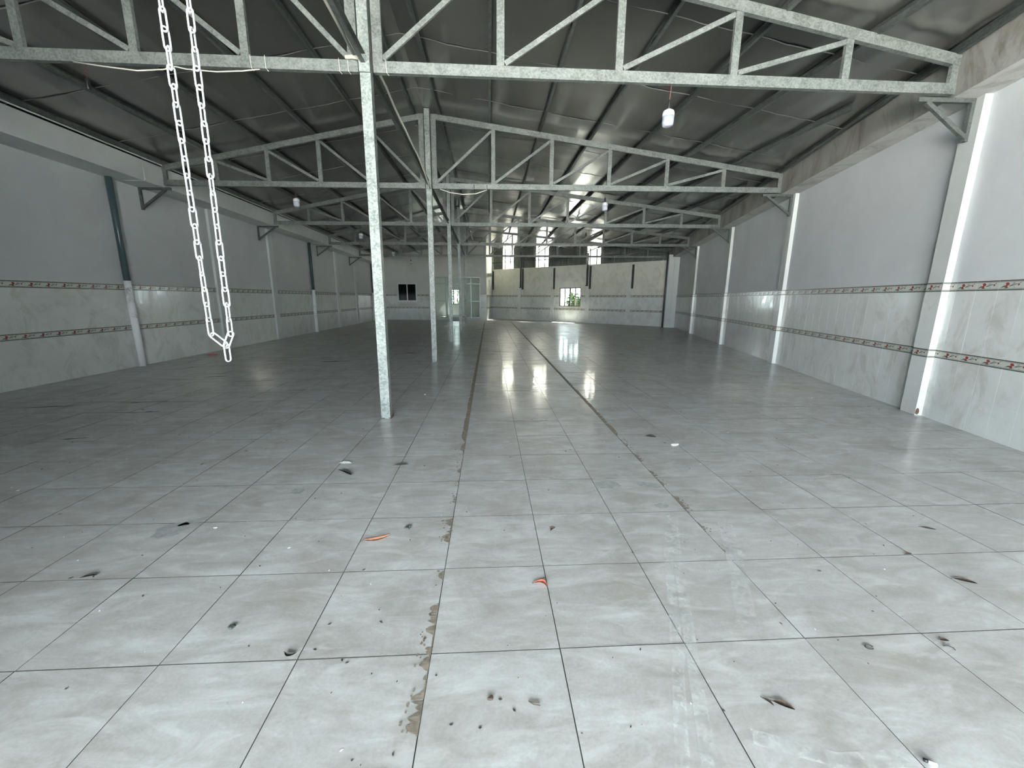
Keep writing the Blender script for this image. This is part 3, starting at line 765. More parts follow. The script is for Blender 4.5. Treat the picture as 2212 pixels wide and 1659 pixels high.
for s in (2.68, 5.70, 8.58, 11.52):
    p = FR @ Vector((s, 0, 0)); pilaster(WALL_B, p, RU, RN, 0.28, 0.045, 2.45, M_WTILE, False)
barred_window('window_2', FR, RW[0], RW[1], RW[2], RW[3], 4, 9, 'bright barred window in the slanted rear wall')
c = FR @ Vector(((RW[0] + RW[1]) / 2, .22, (RW[2] + RW[3]) / 2))
portal('rear_window_portal', c, (math.radians(-90), 0, math.atan2(RU.y, RU.x)), 1.65, 1.2)
# corrugated gable
GAB = thing('wall_gable', None, None); tag(GAB, 'dark corrugated gable sheet with translucent strips above the rear wall', kind='structure')
def corrugated(name, s0, s1, mat, z0=3.83):
    mb = MB(); n = max(2, int((s1 - s0) / 0.025)); vs = []
    pat = (0, 0, .045, .045)
    for k in range(n + 1):
        s = s0 + (s1 - s0) * k / n; yy = .05 + pat[k % 4]
        p = FR @ Vector((s, yy, 0)); vs += [Vector((p.x, p.y, z0)), Vector((p.x, p.y, roof_z(p.x, p.y) + .03))]
    mb.add(vs, [(2*k, 2*k+2, 2*k+3, 2*k+1) for k in range(n)])
    return mb.build(name, mat, GAB)
TRS = ((1.09, 2.14), (4.29, 5.39), (8.55, 9.53))
prev = 0.0
for a, b in TRS:
    corrugated('cladding_sheet', prev, a, M_CLAD); o = corrugated('skylight_sheet', a, b, M_TRANS); o['label'] = 'white translucent sheet'
    prev = b
corrugated('cladding_sheet', prev, RLEN + .3, M_CLAD)
for zz in (4.33,):
    mb = MB(); bar(mb, FR, 0, RLEN, zz, zz + .06, 0, .05); mb.build('girt', M_PURL, GAB)
for a, b in TRS:
    for t in (.24, .74):
        s = a + (b - a) * t; mb = MB(); p = FR @ Vector((s, 0, 0)); bar(mb, FR, s - .036, s + .036, 3.86, roof_z(p.x, p.y) - .05, .0, .045); mb.build('batten', M_PURL, GAB)
# dark steel posts on the rear wall
PW = -.062
posts = ((0.10, 2.28, 3.73), (2.93, 2.43, 5.0), (3.13, 2.28, 3.80), (5.99, 2.28, 3.74), (8.66, 2.49, 4.60), (8.88, 2.27, 3.75), (11.86, 2.27, 3.71))
plab = ('in the corner by the office block', 'left of the pair nearest the office, reaching the roof', 'right of the pair nearest the office', 'standing alone left of the barred window', 'left of the pair right of the barred window, reaching the roof', 'right of the pair right of the barred window', 'standing alone nearest the right wall')
for (s, a, b), lb in zip(posts, plab):
    t = thing('steel_post', 'dark steel post ' + lb, 'post', FR @ Vector((s, PW, a)), 'dark steel posts on the rear wall', math.atan2(RU.y, RU.x))
    p = FR @ Vector((s, -.05, 0)); b = min(b, roof_z(p.x, p.y) - .03)
    for dx in (-.035, .035):
        mb = MB(); mb.sweep([(dx, 0, 0), (dx, 0, b - a)], csec(.055, .05), Vector((1, 0, 0))); mb.build('channel', M_RAIL, t)
    if b > 4: mb = MB(); mb.box((-.11, -.04, -.03), (.09, .05, .02)); mb.build('foot_plate', M_RAIL, t)
# corner pillar where the rear wall meets the right wall
cp = MB(); pc = Vector((wall_x(23.35), 23.35, 0))
cp.box((-.62, 0, 0), (.05, .3, 4.1), 0, Matrix.Translation(pc)); cp.box((-.30, -.03, 0), (.05, .0, 4.1), 0, Matrix.Translation(pc))
tag(cp.build('trim_1', M_PILA), 'pale corner pillar between the rear and right walls', kind='structure')
t = thing('drain_pipe', 'thin dark pipe down the rear corner pillar by the right wall', 'pipe', (pc.x - .69, pc.y + .05, 0), 'drain pipes')
mb = MB(); mb.tube([(0, 0, 0), (0, 0, 4.2)], .045, 10); mb.build('pipe', M_RAIL, t, True)

# ------------------------------------------------------------------ ceiling: outer sheet and the foil-faced panels between purlins
mb = MB(); ysr = [YF - .2 + k * 1.0 for k in range(45)]
def xlim(y): return min(wall_x(y) + .15, 12.5)
cut = lambda x, y: min(y, rear_y(x) + .35) if x > .3 else y
for y0, y1 in zip(ysr[:-1], ysr[1:]):
    for side in (-1, 1):
        n = 14 if side > 0 else 1
        for k in range(n):
            if side > 0:
                xs = [XR + (xlim(y) - XR) * (k + d) / n for y, d in ((y0, 0), (y0, 1), (y1, 1), (y1, 0))]
            else: xs = [XL - .2, XR, XR, XL - .2]
            yy = [y0, y0, y1, y1]
            q = [(x, cut(x, y)) for x, y in zip(xs, yy)]
            if abs(q[3][1] - q[0][1]) < .02 and abs(q[2][1] - q[1][1]) < .02: continue
            mb.add([(x, y, roof_z(x, y) + .05) for x, y in q], [(3, 2, 1, 0)])
CEIL = mb.build('ceiling', M_SHEET); tag(CEIL, 'low gabled roof lined with shiny grey foil panels', kind='structure')
RP = random.Random(5)
def panel(y0, y1, side):
    mb = MB(); nx, ny = 110, 10; grid = []
    ph = RP.uniform(0, 6)
    for j in range(ny + 1):
        row = []
        for i in range(nx + 1):
            y = y0 + .003 + (y1 - y0 - .006) * j / ny
            x = XR + ((xlim(y) - XR) if side > 0 else (XL - .1 - XR)) * i / nx
            y = cut(x, y)
            fx = (x - (XR + .33)) / 1.17 if side > 0 else (XR - .27 - x) / 1.17
            sag = -.016 * (math.sin(math.pi * (fx % 1.0)) ** 2) * (0.7 + .5 * math.sin(ph + 2.1 * math.floor(fx)))
            sag += -.010 * abs(math.sin(math.pi * j / ny)) * math.sin(ph * 2 + fx * .8)
            u = fx % 1.0
            sag += -.009 * (math.exp(-((u - .36) / .07) ** 2) * (1 if side > 0 else .5) + .6 * math.exp(-((u - .68) / .05) ** 2))
            sag += -.007 * math.exp(-((j / ny - .30) / .09) ** 2)
            z = roof_z(x, y) + sag
            row.append((x, y, z))
        grid.append(row)
    vs = [v for r in grid for v in r]; fs = []
    for j in range(ny):
        for i in range(nx):
            a = j*(nx+1) + i
            if abs(vs[a][1] - vs[a+nx+1][1]) < .005 and abs(vs[a+1][1] - vs[a+nx+2][1]) < .005: continue
            f = (a, a+1, a+nx+2, a+nx+1)
            fs.append(f[::-1] if side > 0 else f)
    if not fs: return
    mb.add(vs, fs); pn = mb.build('panel', M_FOIL, CEIL, True)
    sm = MB(); row = [Vector(v) for v in grid[0]]
    for a, b in zip(row[:-1], row[1:]):
        if abs(grid[0][0][1] - a.y) > .01 or abs(grid[0][0][1] - b.y) > .01: continue
        q = [a + Vector((0, -.006, -.003)), b + Vector((0, -.006, -.003)), b + Vector((0, .008, -.006)), a + Vector((0, .008, -.006))]
        sm.add(q, [(0, 1, 2, 3) if side < 0 else (3, 2, 1, 0)])
    if sm.v: sm.build('seam', M_SEAM, pn)
ye = [YF - .2, -6.14, -4.40, -2.66, -.92, .82, 2.56, 4.30, 6.04, 7.78, 9.52]
while ye[-1] < 35: ye.append(ye[-1] + 1.74)
for a, b in zip(ye[:-1], ye[1:]):
    panel(a, b, 1)
    panel(a, min(b, 36.1), -1)

# ------------------------------------------------------------------ purlins
ordn = ['nearest', 'second', 'third', 'fourth', 'fifth', 'sixth', 'seventh', 'eighth', 'ninth', 'tenth', 'eleventh']
def purlin_path(xf, y0, y1, n):
    P = []
    for k in range(n + 1):
        y = y0 + (y1 - y0) * k / n; x = xf(y); P.append((x, y, roof_z(x, y) - .052))
    return P
def purlin(xf, y0, y1, label, flip=1):
    n = max(2, int((y1 - y0) / 1.6)); P = purlin_path(xf, y0, y1, n)
    mb = MB(); sec = [(u, v * flip) for u, v in csec(.098, .05)]
    mb.sweep(P, sec, Vector((0, 0, 1)))
    o = mb.build('roof_purlin', M_PURL); tag(o, label, 'purlin', 'galvanised roof purlins'); return o
xr_list = [-1.11 + 1.17 * k for k in range(10)]
for k, x in enumerate(xr_list):
    ys = YF + .02
    if x > eave_x(YF + .02) - .3: ys = (x + .40 + .35 - 5.93) / .2565 + 4.18
    yend = rear_y(x) - .05 if x > .3 else (33.3 if x > -.19 else 30.55)
    if yend - ys < 1.5: continue
    purlin(lambda y, x=x: x, ys, yend, 'long steel purlin under the right roof slope, %s to the ridge' % ordn[k], -1)
purlin(lambda y: eave_x(y) - .03, YF + .02, 23.6, 'eave purlin running along the right ring beam', -1)
for k in range(5):
    x = -1.72 - 1.17 * k
    purlin(lambda y, x=x: x, YF + .02, 30.5, 'long steel purlin under the left roof slope, %s to the ridge' % ordn[k])
purlin(lambda y: XEL + .03, YF + .02, 30.5, 'eave purlin running along the left ring beam')

# ------------------------------------------------------------------ columns and trusses
YC = (5.42, 10.46, 15.34, 20.25, 24.83); SLP = (0.0, -.035, -.046, -.06, -.056)
RV = (5, 6, 7, 8, 9)       # right-hand panels per truss
which = ('nearest', 'second', 'third', 'fourth', 'farthest')
for k, y in enumerate(YC):
    t = thing('steel_column', '%s galvanised box column down the middle of the hall%s' % (which[k], ', rusty at its foot' if k == 0 else ''), 'column', (-1.405, y, 0), 'galvanised columns')
    top = 5.84 + drop(y)
    a = MB(); a.sweep([(-.0295, 0, .0), (-.0295, 0, top)], [(-.0595, -.0305), (.0595, -.0305), (.0595, .0285), (.0555, .0285), (.0555, -.0265), (-.0555, -.0265), (-.0555, .0285), (-.0595, .0285)], Vector((0, 1, 0)))
    mb = MB(); mb.box((-.060, -.060, 0), (-.0005, .060, top)); mb.box((.0015, -.060, 0), (.060, .060, top)); mb.box((-.055, -.057, .01), (.055, .057, top - .01))
    mb.build('shaft', M_GALV, t)
    mb = MB(); mb.box((-.062, -.085, 4.13 + drop(y)), (.062, -.060, 4.30 + drop(y))); mb.build('gusset_plate', M_GALV, t)
    if k == 0:
        mb = MB(); r = random.Random(2)
        for q in range(16):
            u = r.uniform(-.07, .07); v = r.choice((-.066, .066)); uu, vv = (u, v) if r.random() < .6 else (.066, u)
            mb.box((uu - .012, vv - .008, 0), (uu + .012, vv + .008, r.uniform(.006, .02)), 0)
        o = mb.build('weld_scrap', M_RUST, t); o['label'] = 'rusty weld scraps at the foot'
def truss(k, side):
    Y, sl = YC[k], SLP[k]; dz = drop(Y)
    yl = lambda x: Y + sl * (x + 1.4)
    if side > 0:
        x0 = -1.262; x1 = eave_x(yl(8)) ; 
        for _ in range(6): x1 = eave_x(yl(x1)) - .005
        n = RV[k]; xs = [x0 + (x1 - .05 - x0) * i / n for i in range(n + 1)]
    else:
        x0 = -1.545; x1 = XEL + .005; n = 5; xs = [x0 + (x1 + .05 - x0) * i / n for i in range(n + 1)]
    lab = '%s half of the %s galvanised roof truss' % ('right' if side > 0 else 'left', which[k])
    t = thing('roof_truss', lab, 'truss', (x0, yl(x0), 4.15 + dz), 'galvanised roof trusses')
    O = Vector((x0, yl(x0), 4.15 + dz))
    T = Vector((1, sl, 0)).normalized() * side; back = Vector((0, 0, 1)).cross(T) * side
    if back.y < 0: back = -back
    P = lambda x, z, off=0.0: Vector((x, yl(x), z)) + back * off - O
    def member(name, a, b, w, d, off):
        """channel whose web (width w) faces the camera, lips d deep behind"""
        a = a + back * off; b = b + back * off; dr = (b - a).normalized()
        A = back.cross(dr)
        sec = csec(w, d)
        tt = dr.cross(A)
        if tt.dot(back) < 0: sec = [(u, -v) for u, v in sec]
        mb = MB(); mb.sweep([a, b], sec, A); return mb.build(name, M_GTRUSS, t)
    zb = 4.15 + dz
    sw = .0 if side > 0 else .0
    member('bottom_chord', P(x0 - side*.055, zb + .06), P(x1, zb + .06), .12, .06, -.03)
    cz = lambda x: chord_z(x, yl(x))
    member('top_chord', P(x0 + side*.05, cz(x0 + side*.05) - .06), P(x1, cz(x1) - .06), .12, .06, -.03)
    member('king_post', P(x0, zb + .12), P(x0, cz(x0) - .005), .112, .05, -.028)
    for i in range(1, n):
        member('post', P(xs[i], zb + .12), P(xs[i], cz(xs[i]) - .119), .09, .045, -.024)
    member('end_post', P(xs[n], zb + .12), P(xs[n], cz(xs[n]) - .11), .09, .045, -.024)
    for i in range(n - 1):
        xa, xb = xs[i] + side*.055, xs[i+1] - side*.045
        member('diagonal', P(xa, zb + .15), P(xb, cz(xb) - .155), .056, .03, -.018)
    return t
for k in range(5):
    truss(k, 1); truss(k, -1)
# tie beams along the column heads
ty = (YF - .06,) + YC
for k in range(5):
    y0, y1 = ty[k] + .07, ty[k+1] - .07
    mb = MB(); mb.sweep([(-1.44, y0, 4.27 + drop(y0)), (-1.44, y1, 4.27 + drop(y1))], csec(.10, .05), Vector((0, 0, 1)))
    lb = ('tie beam from the front wall to the nearest column',) + tuple('tie beam between the %s and %s columns' % (which[i], which[i+1]) for i in range(4))
    tag(mb.build('tie_beam', M_PURL), lb[k], 'beam', 'tie beams between column heads')
# knee brackets on the walls
def bracket(x, y, side, label, drp, dirv):
    t = thing('wall_bracket', label, 'bracket', (x, y, 3.62 + drp), 'steel brackets under the truss ends')
    d = Vector((dirv[0], dirv[1], 0)).normalized()
    mb = MB(); mb.sweep([d*.0, d*.0 + Vector((0, 0, .49))], rsec(.05, .05), Vector((1, 0, 0))); mb.build('leg', M_PURL, t)
    mb = MB(); mb.sweep([Vector((0, 0, .47)) - d*.02, d*.72 + Vector((0, 0, .47))], rsec(.05, .05), Vector((0, 0, 1))); mb.build('arm', M_PURL, t)
    mb = MB(); mb.sweep([Vector((0, 0, .04)), d*.60 + Vector((0, 0, .45))], rsec(.05, .045), Vector((0, 0, 1))); mb.build('brace', M_PURL, t)
for k in range(4):
    y = PIL_Y[k] + .13; p = Vector((wall_x(y), y, 0)) + WN * .115
    bracket(p.x, p.y, 1, 'triangular steel bracket under the right end of the %s truss' % which[k], drop(y), (-1, .03))
for k in range(1, 5):
    y = YC[k] + SLP[k] * (-8.2 + 1.4)
    bracket(XL + .03, y, -1, 'triangular steel bracket under the left end of the %s truss' % which[k], drop(y) - .01, (1, SLP[k]))

# ------------------------------------------------------------------ bulbs
def bulb(x, y, zc, zb, label, lit=True):
    """zc: underside of chord where the flex hangs; zb: bottom of the bulb"""
    t = thing('hanging_bulb' if lit else 'bulb_holder', label, 'bulb' if lit else 'bulb holder', (x, y, zb), 'hanging bulbs' if lit else 'empty bulb holders')
    top = zc - zb; base = .20 if lit else 0.0
    for s, mt in ((1, M_WRED), (-1, M_BLACK)):
        pts = []
        for q in range(25):
            f = q / 24; a = f * 26 * s if False else f * 26 + (0 if s > 0 else math.pi)
            pts.append((.004 * math.cos(a) + .01 * (1 - f), .004 * math.sin(a), top - f * (top - base - .085)))
        mb = MB(); mb.tube(pts, .0035, 5); mb.build('flex', mt, t)
    mb = MB(); mb.tube([(.01, .002, top), (.012, -.004, top + .13)], .003, 5); mb.build('tie', M_WRED, t)
    mb = MB(); mb.lathe([(.012, base + .10), (.020, base + .085), (.024, base + .05), (.026, base + .01), (.028, base - .01)][::-1], (0, 0, 0), 14); mb.build('socket', M_BLACK, t, True)
    if lit:
        mb = MB(); mb.lathe([(.07, .115), (.0705, .15), (.062, .175), (.04, .188), (.024, .195), (.022, .215)], (0, 0, 0), 20); mb.build('bulb_body', M_BULBW, t, True)
        mb = MB(); mb.lathe([(.03, 0), (.052, .006), (.064, .022), (.068, .05), (.0695, .115)], (0, 0, 0), 20); mb.build('diffuser', M_BULBD, t, True)
bulb(2.21, 5.42, 4.15, 3.69, 'unlit white bulb hanging from the right half of the nearest truss')
bulb(-4.56, 10.57, 4.14, 3.71, 'unlit white bulb hanging from the left half of the second truss')
bulb(2.81, 10.31, 4.14, 3.70, 'unlit white bulb hanging from the right half of the second truss')
bulb(-4.55, 15.485, 4.11, 3.655, 'unlit white bulb hanging from the left half of the third truss')
bulb(-4.54, 20.44, 4.06, 3.55, 'unlit white bulb hanging from the left half of the fourth truss')
bulb(-4.56, 24.98, 3.98, 3.50, 'unlit white bulb hanging from the left half of the farthest truss')
bulb(-4.505, 5.42, 4.15, 3.895, 'black holder without a bulb on the left half of the nearest truss', False)
bulb(3.49, 15.115, 4.11, 3.83, 'black holder without a bulb on the right half of the third truss', False)

# ------------------------------------------------------------------ conduits and cables
def pipe_thing(name, label, cat, pts, r, mat, part='run', group=None, seg=8):
    t = thing(name, label, cat, pts[0], group); o0 = Vector(pts[0])
    mb = MB(); mb.tube([Vector(p) - o0 for p in pts], r, seg); mb.build(part, mat, t, True); return t
yy = [YF + .1 + 1.2 * k for k in range(31)]
t = pipe_thing('conduit_pipe', 'thin white conduit pipe along the top of the left ring beam', 'conduit', [(XEL + .02, y, 4.575 + drop(y)) for y in yy], .013, M_PVCW)
for y in (3.4, 6.3, 8.9, 10.15, 13.0, 16.2, 19.9, 24): 
    mb = MB(); mb.tube([(0, y - .06 - YF - .1, drop(y)), (0, y + .06 - YF - .1, drop(y))], .018, 8); mb.build('coupling', M_PVCW, t, True)
for y, lb in ((10.1, 'by the nearest dark drain pipe'), (19.8, 'by the second dark drain pipe')):
    pipe_thing('conduit_drop', 'white conduit bent down the left ring beam ' + lb, 'conduit', [(XEL + .012, y, 4.53 + drop(y)), (XEL + .012, y, 4.13 + drop(y)), (XEL + .012, y - .02, 4.105 + drop(y)), (XEL - .5, y - .03, 4.09 + drop(y))], .011, M_PVCW, group='conduits on the left beam')
pipe_thing('cable_run', 'cream conduit sagging along the tie beam between nearest and second columns', 'cable', [(-1.33, 5.55, 4.30), (-1.34, 6.1, 4.325), (-1.36, 6.68, 4.32), (-1.36, 7.4, 4.315), (-1.355, 8.05, 4.29), (-1.355, 8.6, 4.30), (-1.36, 9.3, 4.24), (-1.36, 10.05, 4.15), (-1.37, 10.35, 4.13)], .017, M_CABLE, group='cables on the steelwork')
pipe_thing('cable_run', 'cream conduit along the tie beam in front of the nearest column', 'cable', [(-1.48, 0, 4.28), (-1.485, 2, 4.28), (-1.49, 3.5, 4.28), (-1.49, 4.6, 4.28), (-1.49, 5.25, 4.26)], .017, M_CABLE, group='cables on the steelwork')
pipe_thing('cable_run', 'short cream conduit stub lying on the left chord beside the nearest column', 'cable', [(-1.62, 5.38, 4.285), (-1.55, 5.37, 4.29), (-1.47, 5.36, 4.275)], .022, M_CABLE, group='cables on the steelwork')
t = pipe_thing('cable_run', 'cream cable sagging below the left half of the nearest truss', 'cable', [(-4.6, 5.40, 4.15), (-4.285, 5.40, 4.115), (-3.93, 5.40, 4.085), (-3.644, 5.40, 4.107), (-3.52, 5.40, 4.14), (-3.40, 5.40, 4.118), (-3.075, 5.40, 4.103), (-2.79, 5.40, 4.12), (-2.6, 5.41, 4.15)], .007, M_CABLE, group='cables on the steelwork')
for x in (-2.68, -2.52, -1.70, -1.60, -1.17):
    mb = MB(); mb.tube([Vector((x, 5.383, 4.28)) - t.location, Vector((x + .004, 5.383, 4.148)) - t.location, Vector((x + .03, 5.386, 4.118)) - t.location], .0032, 5); mb.build('cable_tie', M_CABLE, t)
yk = lambda x: 10.46 - .035 * (x + 1.4) - .035
t = pipe_thing('cable_run', 'cream cable sagging below the right half of the second truss', 'cable', [(x, yk(x) - .01, z) for x, z in ((-1.15, 4.135), (-.9, 4.06), (-.608, 4.022), (-.3, 4.04), (-.03, 4.13))], .011, M_CABLE, group='cables on the steelwork')
for x, z in ((-.34, 3.93), (-.035, 4.03)):
    mb = MB(); mb.tube([Vector((x, yk(x) - .005, 4.24)) - t.location, Vector((x + .01, yk(x) - .008, z)) - t.location], .008, 5); mb.build('cable_tie', M_BLACK, t)

# ------------------------------------------------------------------ drain pipes on the left wall
for y, lb in ((9.83, 'nearest'), (19.68, 'middle'), (29.5, 'farthest')):
    t = thing('drain_pipe', '%s drain pipe on the left wall, dark above and white below' % lb, 'pipe', (XL + .086, y, 0), 'drain pipes')
    mb = MB(); mb.tube([(0, 0, 1.90), (0, 0, 4.10 + drop(y))], .062, 16); o = mb.build('upper_pipe', M_PIPED, t, True); o['label'] = 'dark blue-grey upper length'
    mb = MB(); mb.tube([(0, 0, 0), (0, 0, 1.94)], .070, 16); o = mb.build('lower_pipe', M_PIPEW, t, True); o['label'] = 'scuffed white lower length'

# ------------------------------------------------------------------ hoist chain of the roller shutter
CY = 0.90
ch = thing('hoist_chain', 'bright zinc loop of chain hanging in front of the left wall', 'chain', (-.58, CY, 1.47))
PITCH, WID, DR = .0312, .0078, .0017
lm = MB(); pts = []
hl = PITCH/2 - WID/2 + DR + .0005
for k in range(9): a = math.pi * k / 8; pts.append((WID*.72*math.cos(a), 0, hl + WID*.72*math.sin(a)))
for k in range(9): a = math.pi + math.pi * k / 8; pts.append((WID*.72*math.cos(a), 0, -hl + WID*.72*math.sin(a)))
n, sg = len(pts), 7; vs = []; fs = []
for i in range(n):
    p = Vector(pts[i]); tg = (Vector(pts[(i+1) % n]) - Vector(pts[i-1])).normalized(); B = Vector((0, 1, 0)); A = tg.cross(B)
    for j in range(sg):
        an = 2*math.pi*j/sg; vs.append(p + A*DR*math.cos(an) + B*DR*math.sin(an))
for i in range(n):
    for j in range(sg):
        i2, j2 = (i+1) % n, (j+1) % sg
        fs.append((i*sg+j, i*sg+j2, i2*sg+j2, i2*sg+j))
lm.add(vs, fs); link_me = lm.mesh('link', M_CHAIN); link_me.polygons.foreach_set('use_smooth', [True]*len(link_me.polygons))
RC = random.Random(9)
XA, XB, ZB = -.592, -.552, 1.492
def strand(p0, p1, tw0):
    p0, p1 = Vector(p0), Vector(p1); L = (p1 - p0).length; nl = int(L / PITCH); d = (p1 - p0).normalized(); tw = tw0
    for k in range(nl):
        c = p0 + d * (k + .5) * PITCH
        rot = Vector((0, 0, 1)).rotation_difference(d).to_matrix().to_4x4() @ Matrix.Rotation(tw + RC.uniform(-.2, .2), 4, 'Z')
        link('link', link_me, ch, Matrix.Translation(c - ch.location) @ rot)
        tw = tw0 + (k % 2) * math.pi / 2 + .25 * math.sin(k * .7 + tw0)
strand((XA, CY, ZB + .036), (XA - .008, CY, 3.3), 1.30)
strand((XB, CY, ZB + .036), (XB + .018, CY, 3.3), 1.42)
mid = Vector(((XA + XB) / 2 + .008, CY, ZB + .012))
for p in (Vector((XA, CY, ZB + .037)), Vector((XB, CY, ZB + .037))):
    d = (p - mid); c = (p + mid) / 2; rot = Vector((0, 0, 1)).rotation_difference(d.normalized()).to_matrix().to_4x4()
    link('link', link_me, ch, Matrix.Translation(c - ch.location) @ rot @ Matrix.Rotation(.3 if p.x < mid.x else .9, 4, 'Z'))
link('link', link_me, ch, Matrix.Translation(mid + Vector((0, 0, -.0145)) - ch.location) @ Matrix.Rotation(1.2, 4, 'Z'))

# ------------------------------------------------------------------ litter on the floor
def leaf(name, label, cat, c, ln, wd, yaw, mat, curl=.25, bend=.0, group='leaves on the floor'):
    mb = MB(); n = 8; vs = []
    for k in range(n + 1):
        f = k / n; s = (f - .5) * ln; w = wd * math.sin(math.pi * min(1, f * .96 + .02)) ** .8
        off = bend * ln * (1 - (2*f - 1) ** 2); lift = .003 + curl * ln * .10 * (2*f - 1) ** 2
        for q, hh in ((-1, curl * w * .6), (0, 0), (1, curl * w * .6)): vs.append((s, off + q * w / 2, lift + hh))
    fs = []
    for k in range(n):
        for q in range(2): a = 3*k + q; fs.append((a, a + 1, a + 4, a + 3))
    mb.add(vs, fs); o = len(vs)
    mb.add([(x, y, z - .0012) for x, y, z in vs], [f[::-1] for f in fs])
    t = thing(name, label, cat, (c[0], c[1], 0.001), group, yaw)
    mb.build('blade', mat, t, True)
    st = MB(); st.tube([(-ln*.5, 0, .004 + curl*ln*.1), (-ln*.62, .004, .003)], .0015, 5); st.build('stalk', M_BROWN, t); return t
leaf('dry_leaf', 'long curved orange dry leaf left of the chipped joint', 'leaf', (-.77, 2.52), .17, .034, .33, M_ORANGE, .5, -.13)
leaf('dry_leaf', 'curled red dry leaf on the tile right of the chipped joint', 'leaf', (.285, 2.0), .085, .026, -.5, M_REDLEAF, .8, .38)
leaf('dry_leaf', 'tiny reddish-brown withered leaf farther up from the curled red one', 'leaf', (.447, 2.571), .05, .02, .8, M_RUST, .8, .2)
leaf('dark_leaf', 'dark shrivelled leaf with pale edges below the white paper', 'leaf', (-1.345, 3.585), .20, .045, -.65, M_DARKLF, .6, .08)
leaf('dark_leaf', 'dark narrow leaf lying at the left of the floor near the joint', 'leaf', (-2.335, 2.206), .07, .026, .3, M_DARKLF, .6, .1)
leaf('dark_leaf', 'small bent dark leaf on the tile at the lower left centre', 'leaf', (-.92, 1.617), .055, .018, -.1, M_DARKLF, .8, -.3)
leaf('dark_leaf', 'dark three-lobed leaf scrap on the joint left of the chipped joint', 'leaf', (-.862, 3.754), .13, .03, .1, M_DARKLF, .7, .1)
leaf('dark_leaf', 'dark broken leaf near the white scrap by the right chipped joint', 'leaf', (1.916, 4.472), .12, .05, -.4, M_DARKLF, .7, .1)
leaf('brown_leaf', 'brown crumpled dead leaf at the bottom right of the floor', 'leaf', (1.180, 1.263), .075, .026, -.55, M_BROWN, .6, .05)
leaf('brown_leaf', 'smaller brown curl left of the crumpled dead leaf', 'leaf', (1.127, 1.283), .045, .012, -.9, M_BROWN, .5, .15)
leaf('brown_leaf', 'brown broken leaf beside the brown-stained right-hand tile', 'leaf', (2.773, 1.92), .10, .03, -.5, M_BROWN, .6, .05)
leaf('brown_leaf', 'brown pointed leaf on the upper right tiles', 'leaf', (3.154, 2.461), .085, .022, -.5, M_BROWN, .5, .05)
leaf('brown_leaf', 'brown leaf scrap on the joint below the pointed one', 'leaf', (2.706, 2.185), .05, .02, .1, M_RUST, .5, .05)
leaf('brown_leaf', 'short brown leaf scrap at right above the small hook twig', 'leaf', (2.19, 1.534), .04, .016, -.2, M_BROWN, .5, .05)
def flat_scrap(name, label, cat, c, w, h, yaw, mat, thick=.004, seed=1, n=7, group=None, jag=.3):
    r = random.Random(seed); mb = MB(); P = []
    for k in range(n):
        a = 2*math.pi*k/n; q = 1 + r.uniform(-jag, jag); P.append((w/2*q*math.cos(a), h/2*q*math.sin(a)))
    mb.prism(P, 0.0004, thick, 0, thick*.3)
    o = mb.build(name, mat); o.location = (c[0], c[1], 0.001); o.rotation_euler = (0, 0, yaw); return tag(o, label, cat, group)
# folded white paper: two creased facets
mb = MB(); mb.add([(-.065, .0, .001), (0, -.035, .010), (.065, -.01, .002), (.0, .045, .003), (-.02, .01, .016), (.03, .012, .012)], [(0, 1, 4), (1, 5, 4), (1, 2, 5), (2, 3, 5), (3, 4, 5), (3, 0, 4)])
mb.add([(x, y, z - .001) for x, y, z in [(-.065, .0, .002), (0, -.035, .010), (.065, -.01, .002), (.0, .045, .003)]], [(3, 2, 1, 0)])
o = mb.build('paper_scrap', M_PAPER); o.location = (-1.425, 3.84, .001); tag(o, 'crumpled white paper scrap left of the nearest column foot', 'paper', 'white scraps on the floor')
flat_scrap('paper_scrap', 'small white scrap on the joint right of the chipped right-hand joint', 'paper', (2.097, 4.216), .10, .06, .2, M_PAPER, .012, 3, group='white scraps on the floor')
flat_scrap('stone_chip', 'dark green-grey square chip beside the long orange leaf', 'chip', (-.586, 2.642), .048, .048, .4, M_CHIP, .012, 5, 4, 'chips on the floor', .12)
flat_scrap('stone_chip', 'dark rounded chip on the lower left tile', 'chip', (-1.286, 1.785), .032, .036, .2, M_CHIP, .010, 6, 6, 'chips on the floor', .2)
flat_scrap('stone_chip', 'small brown chip on the bottom centre tile', 'chip', (-.001, 1.355), .026, .022, .3, M_BROWN, .008, 8, 6, 'chips on the floor', .25)
flat_scrap('red_scrap', 'flat red plastic wedge at the foot of the left wall', 'scrap', (-7.72, 11.62), .34, .12, .1, M_RED, .03, 4, 3, None, .1)
def twig(name, label, pts, c, r, mat, group='twigs on the floor'):
    t = thing(name, label, 'twig', (c[0], c[1], .002), group); mb = MB(); mb.tube([Vector(p) for p in pts], r, 6); mb.build('stem', mat, t); return t
t = twig('twig', 'brown forked twig on the bottom centre tile', [(-.02, .015, .003), (.0, .008, .004), (.025, .008, .003)], (.172, 1.32), .0019, M_BROWN)
mb = MB(); mb.tube([(-.018, .013, .003), (.0, .0, .003), (.026, -.006, .003)], .0018, 6); mb.build('side_stem', M_BROWN, t)
twig('twig', 'dark ring-shaped twig on the lower right tile', [(.018*math.cos(a/10*5.4), .013*math.sin(a/10*5.4), .003) for a in range(11)], (1.789, 1.516), .0026, M_DARKLF)
twig('twig', 'small dark hooked twig at the right', [(-.02, .008, .003), (0, .006, .004), (.014, -.006, .003), (.010, -.018, .003)], (2.17, 1.497), .0025, M_DARKLF)
t = thing('cigarette_stub', 'white stub with black burnt end at the bottom right edge', 'stub', (1.549, 1.042, .008), None, -.6)
mb = MB(); mb.tube([(0, 0, 0), (.024, 0, 0)], .006, 10); mb.build('paper', M_PAPER, t, True)
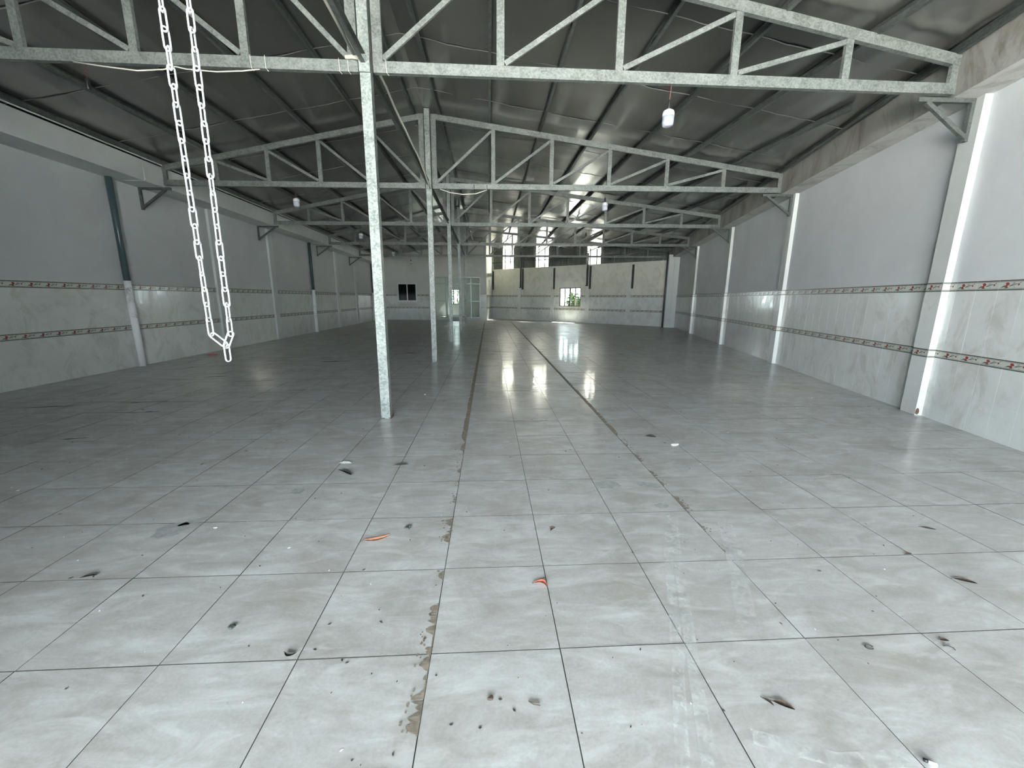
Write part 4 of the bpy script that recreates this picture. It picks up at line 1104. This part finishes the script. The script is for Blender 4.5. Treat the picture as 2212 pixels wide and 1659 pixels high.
mb = MB(); mb.tube([(-.012, 0, 0), (0, 0, 0)], .0062, 10); mb.build('burnt_end', M_BLACK, t, True)
cr = MB(); r = random.Random(21)
for k in range(260):
    y = r.uniform(1.1, 7) ** 1.0; x = r.uniform(-1.2*y, 1.35*y); s = r.uniform(.0012, .0034) * (1 + y * .14)
    if not (XL + .1 < x < wall_x(y) - .1): continue
    a = r.uniform(0, 3.1); d = s * r.uniform(1, 3.2)
    P = [(x + d*math.cos(a), y + d*math.sin(a)), (x - s*math.sin(a), y + s*math.cos(a)), (x - d*math.cos(a), y - d*math.sin(a)), (x + s*math.sin(a), y - s*math.cos(a))]
    cr.prism(P, .0005, .0015 + s*.5, 0 if r.random() < .8 else 1)
tag(cr.build('crumbs', [M_DARKLF, M_PAPER]), 'scattered dark crumbs of dirt over the tiles', 'crumbs', kind='stuff')

# ------------------------------------------------------------------ outside: yard, plants behind the windows
mb = MB(); mb.box((-40, -40, -.25), (40, 70, -.16)); tag(mb.build('ground', M_YARD), 'pale concrete yard outside', kind='structure')
def shrub(c, h, spread, n, mat, label, seed, lw=.09, ll=.35):
    r = random.Random(seed); t = thing('leafy_shrub', label, 'shrub', (c[0], c[1], -.16), 'plants outside the windows')
    st, fo = MB(), MB()
    for b in range(5):
        a = r.uniform(0, 6.3); st.tube([(0, 0, 0), (.15*spread*math.cos(a), .15*spread*math.sin(a), h*.5), (.5*spread*math.cos(a), .5*spread*math.sin(a), h*.9)], .018, 5)
    for k in range(n):
        a = r.uniform(0, 6.3); q = r.random() ** .5 * spread; z = r.uniform(.15, 1) * h
        p = Vector((q*math.cos(a), q*math.sin(a), z)); d = Vector((r.gauss(0, 1), r.gauss(0, 1), r.gauss(-.2, .6))).normalized()
        sdv = d.cross(Vector((0, 0, 1)) + Vector((r.gauss(0, .4), r.gauss(0, .4), 0))).normalized(); L = ll * r.uniform(.6, 1.2); W = lw * r.uniform(.7, 1.2)
        fo.add([p, p + d*L*.45 + sdv*W, p + d*L + Vector((0, 0, -.06)), p + d*L*.45 - sdv*W], [(0, 1, 2, 3)])
    st.build('stem', M_BARK, t); o = fo.build('foliage', mat, t); o['kind'] = 'stuff'
def outp(s, d): p = FR @ Vector((s, d, 0)); return (p.x, p.y)
shrub(outp(6.75, 1.6), 2.05, .38, 170, M_DGREEN, 'deep green plant outside the left part of the rear window', 1, .15, .6)
shrub(outp(7.15, 4.4), 1.9, .5, 120, M_GREEN, 'light green plant outside the middle of the rear window', 2, .06, .5)
shrub(outp(8.45, 2.4), 2.7, .8, 330, M_GREEN, 'tall light green bush outside the right part of the rear window', 3, .06, .35)
shrub((-3.2, 38.6), 2.5, 1.0, 420, M_GREEN, 'light green bush outside the office window', 4, .07, .35)
shrub((-.6, 40.6), 2.2, .9, 300, M_GREEN, 'rounder green bush farther outside the office window', 5, .07, .35)
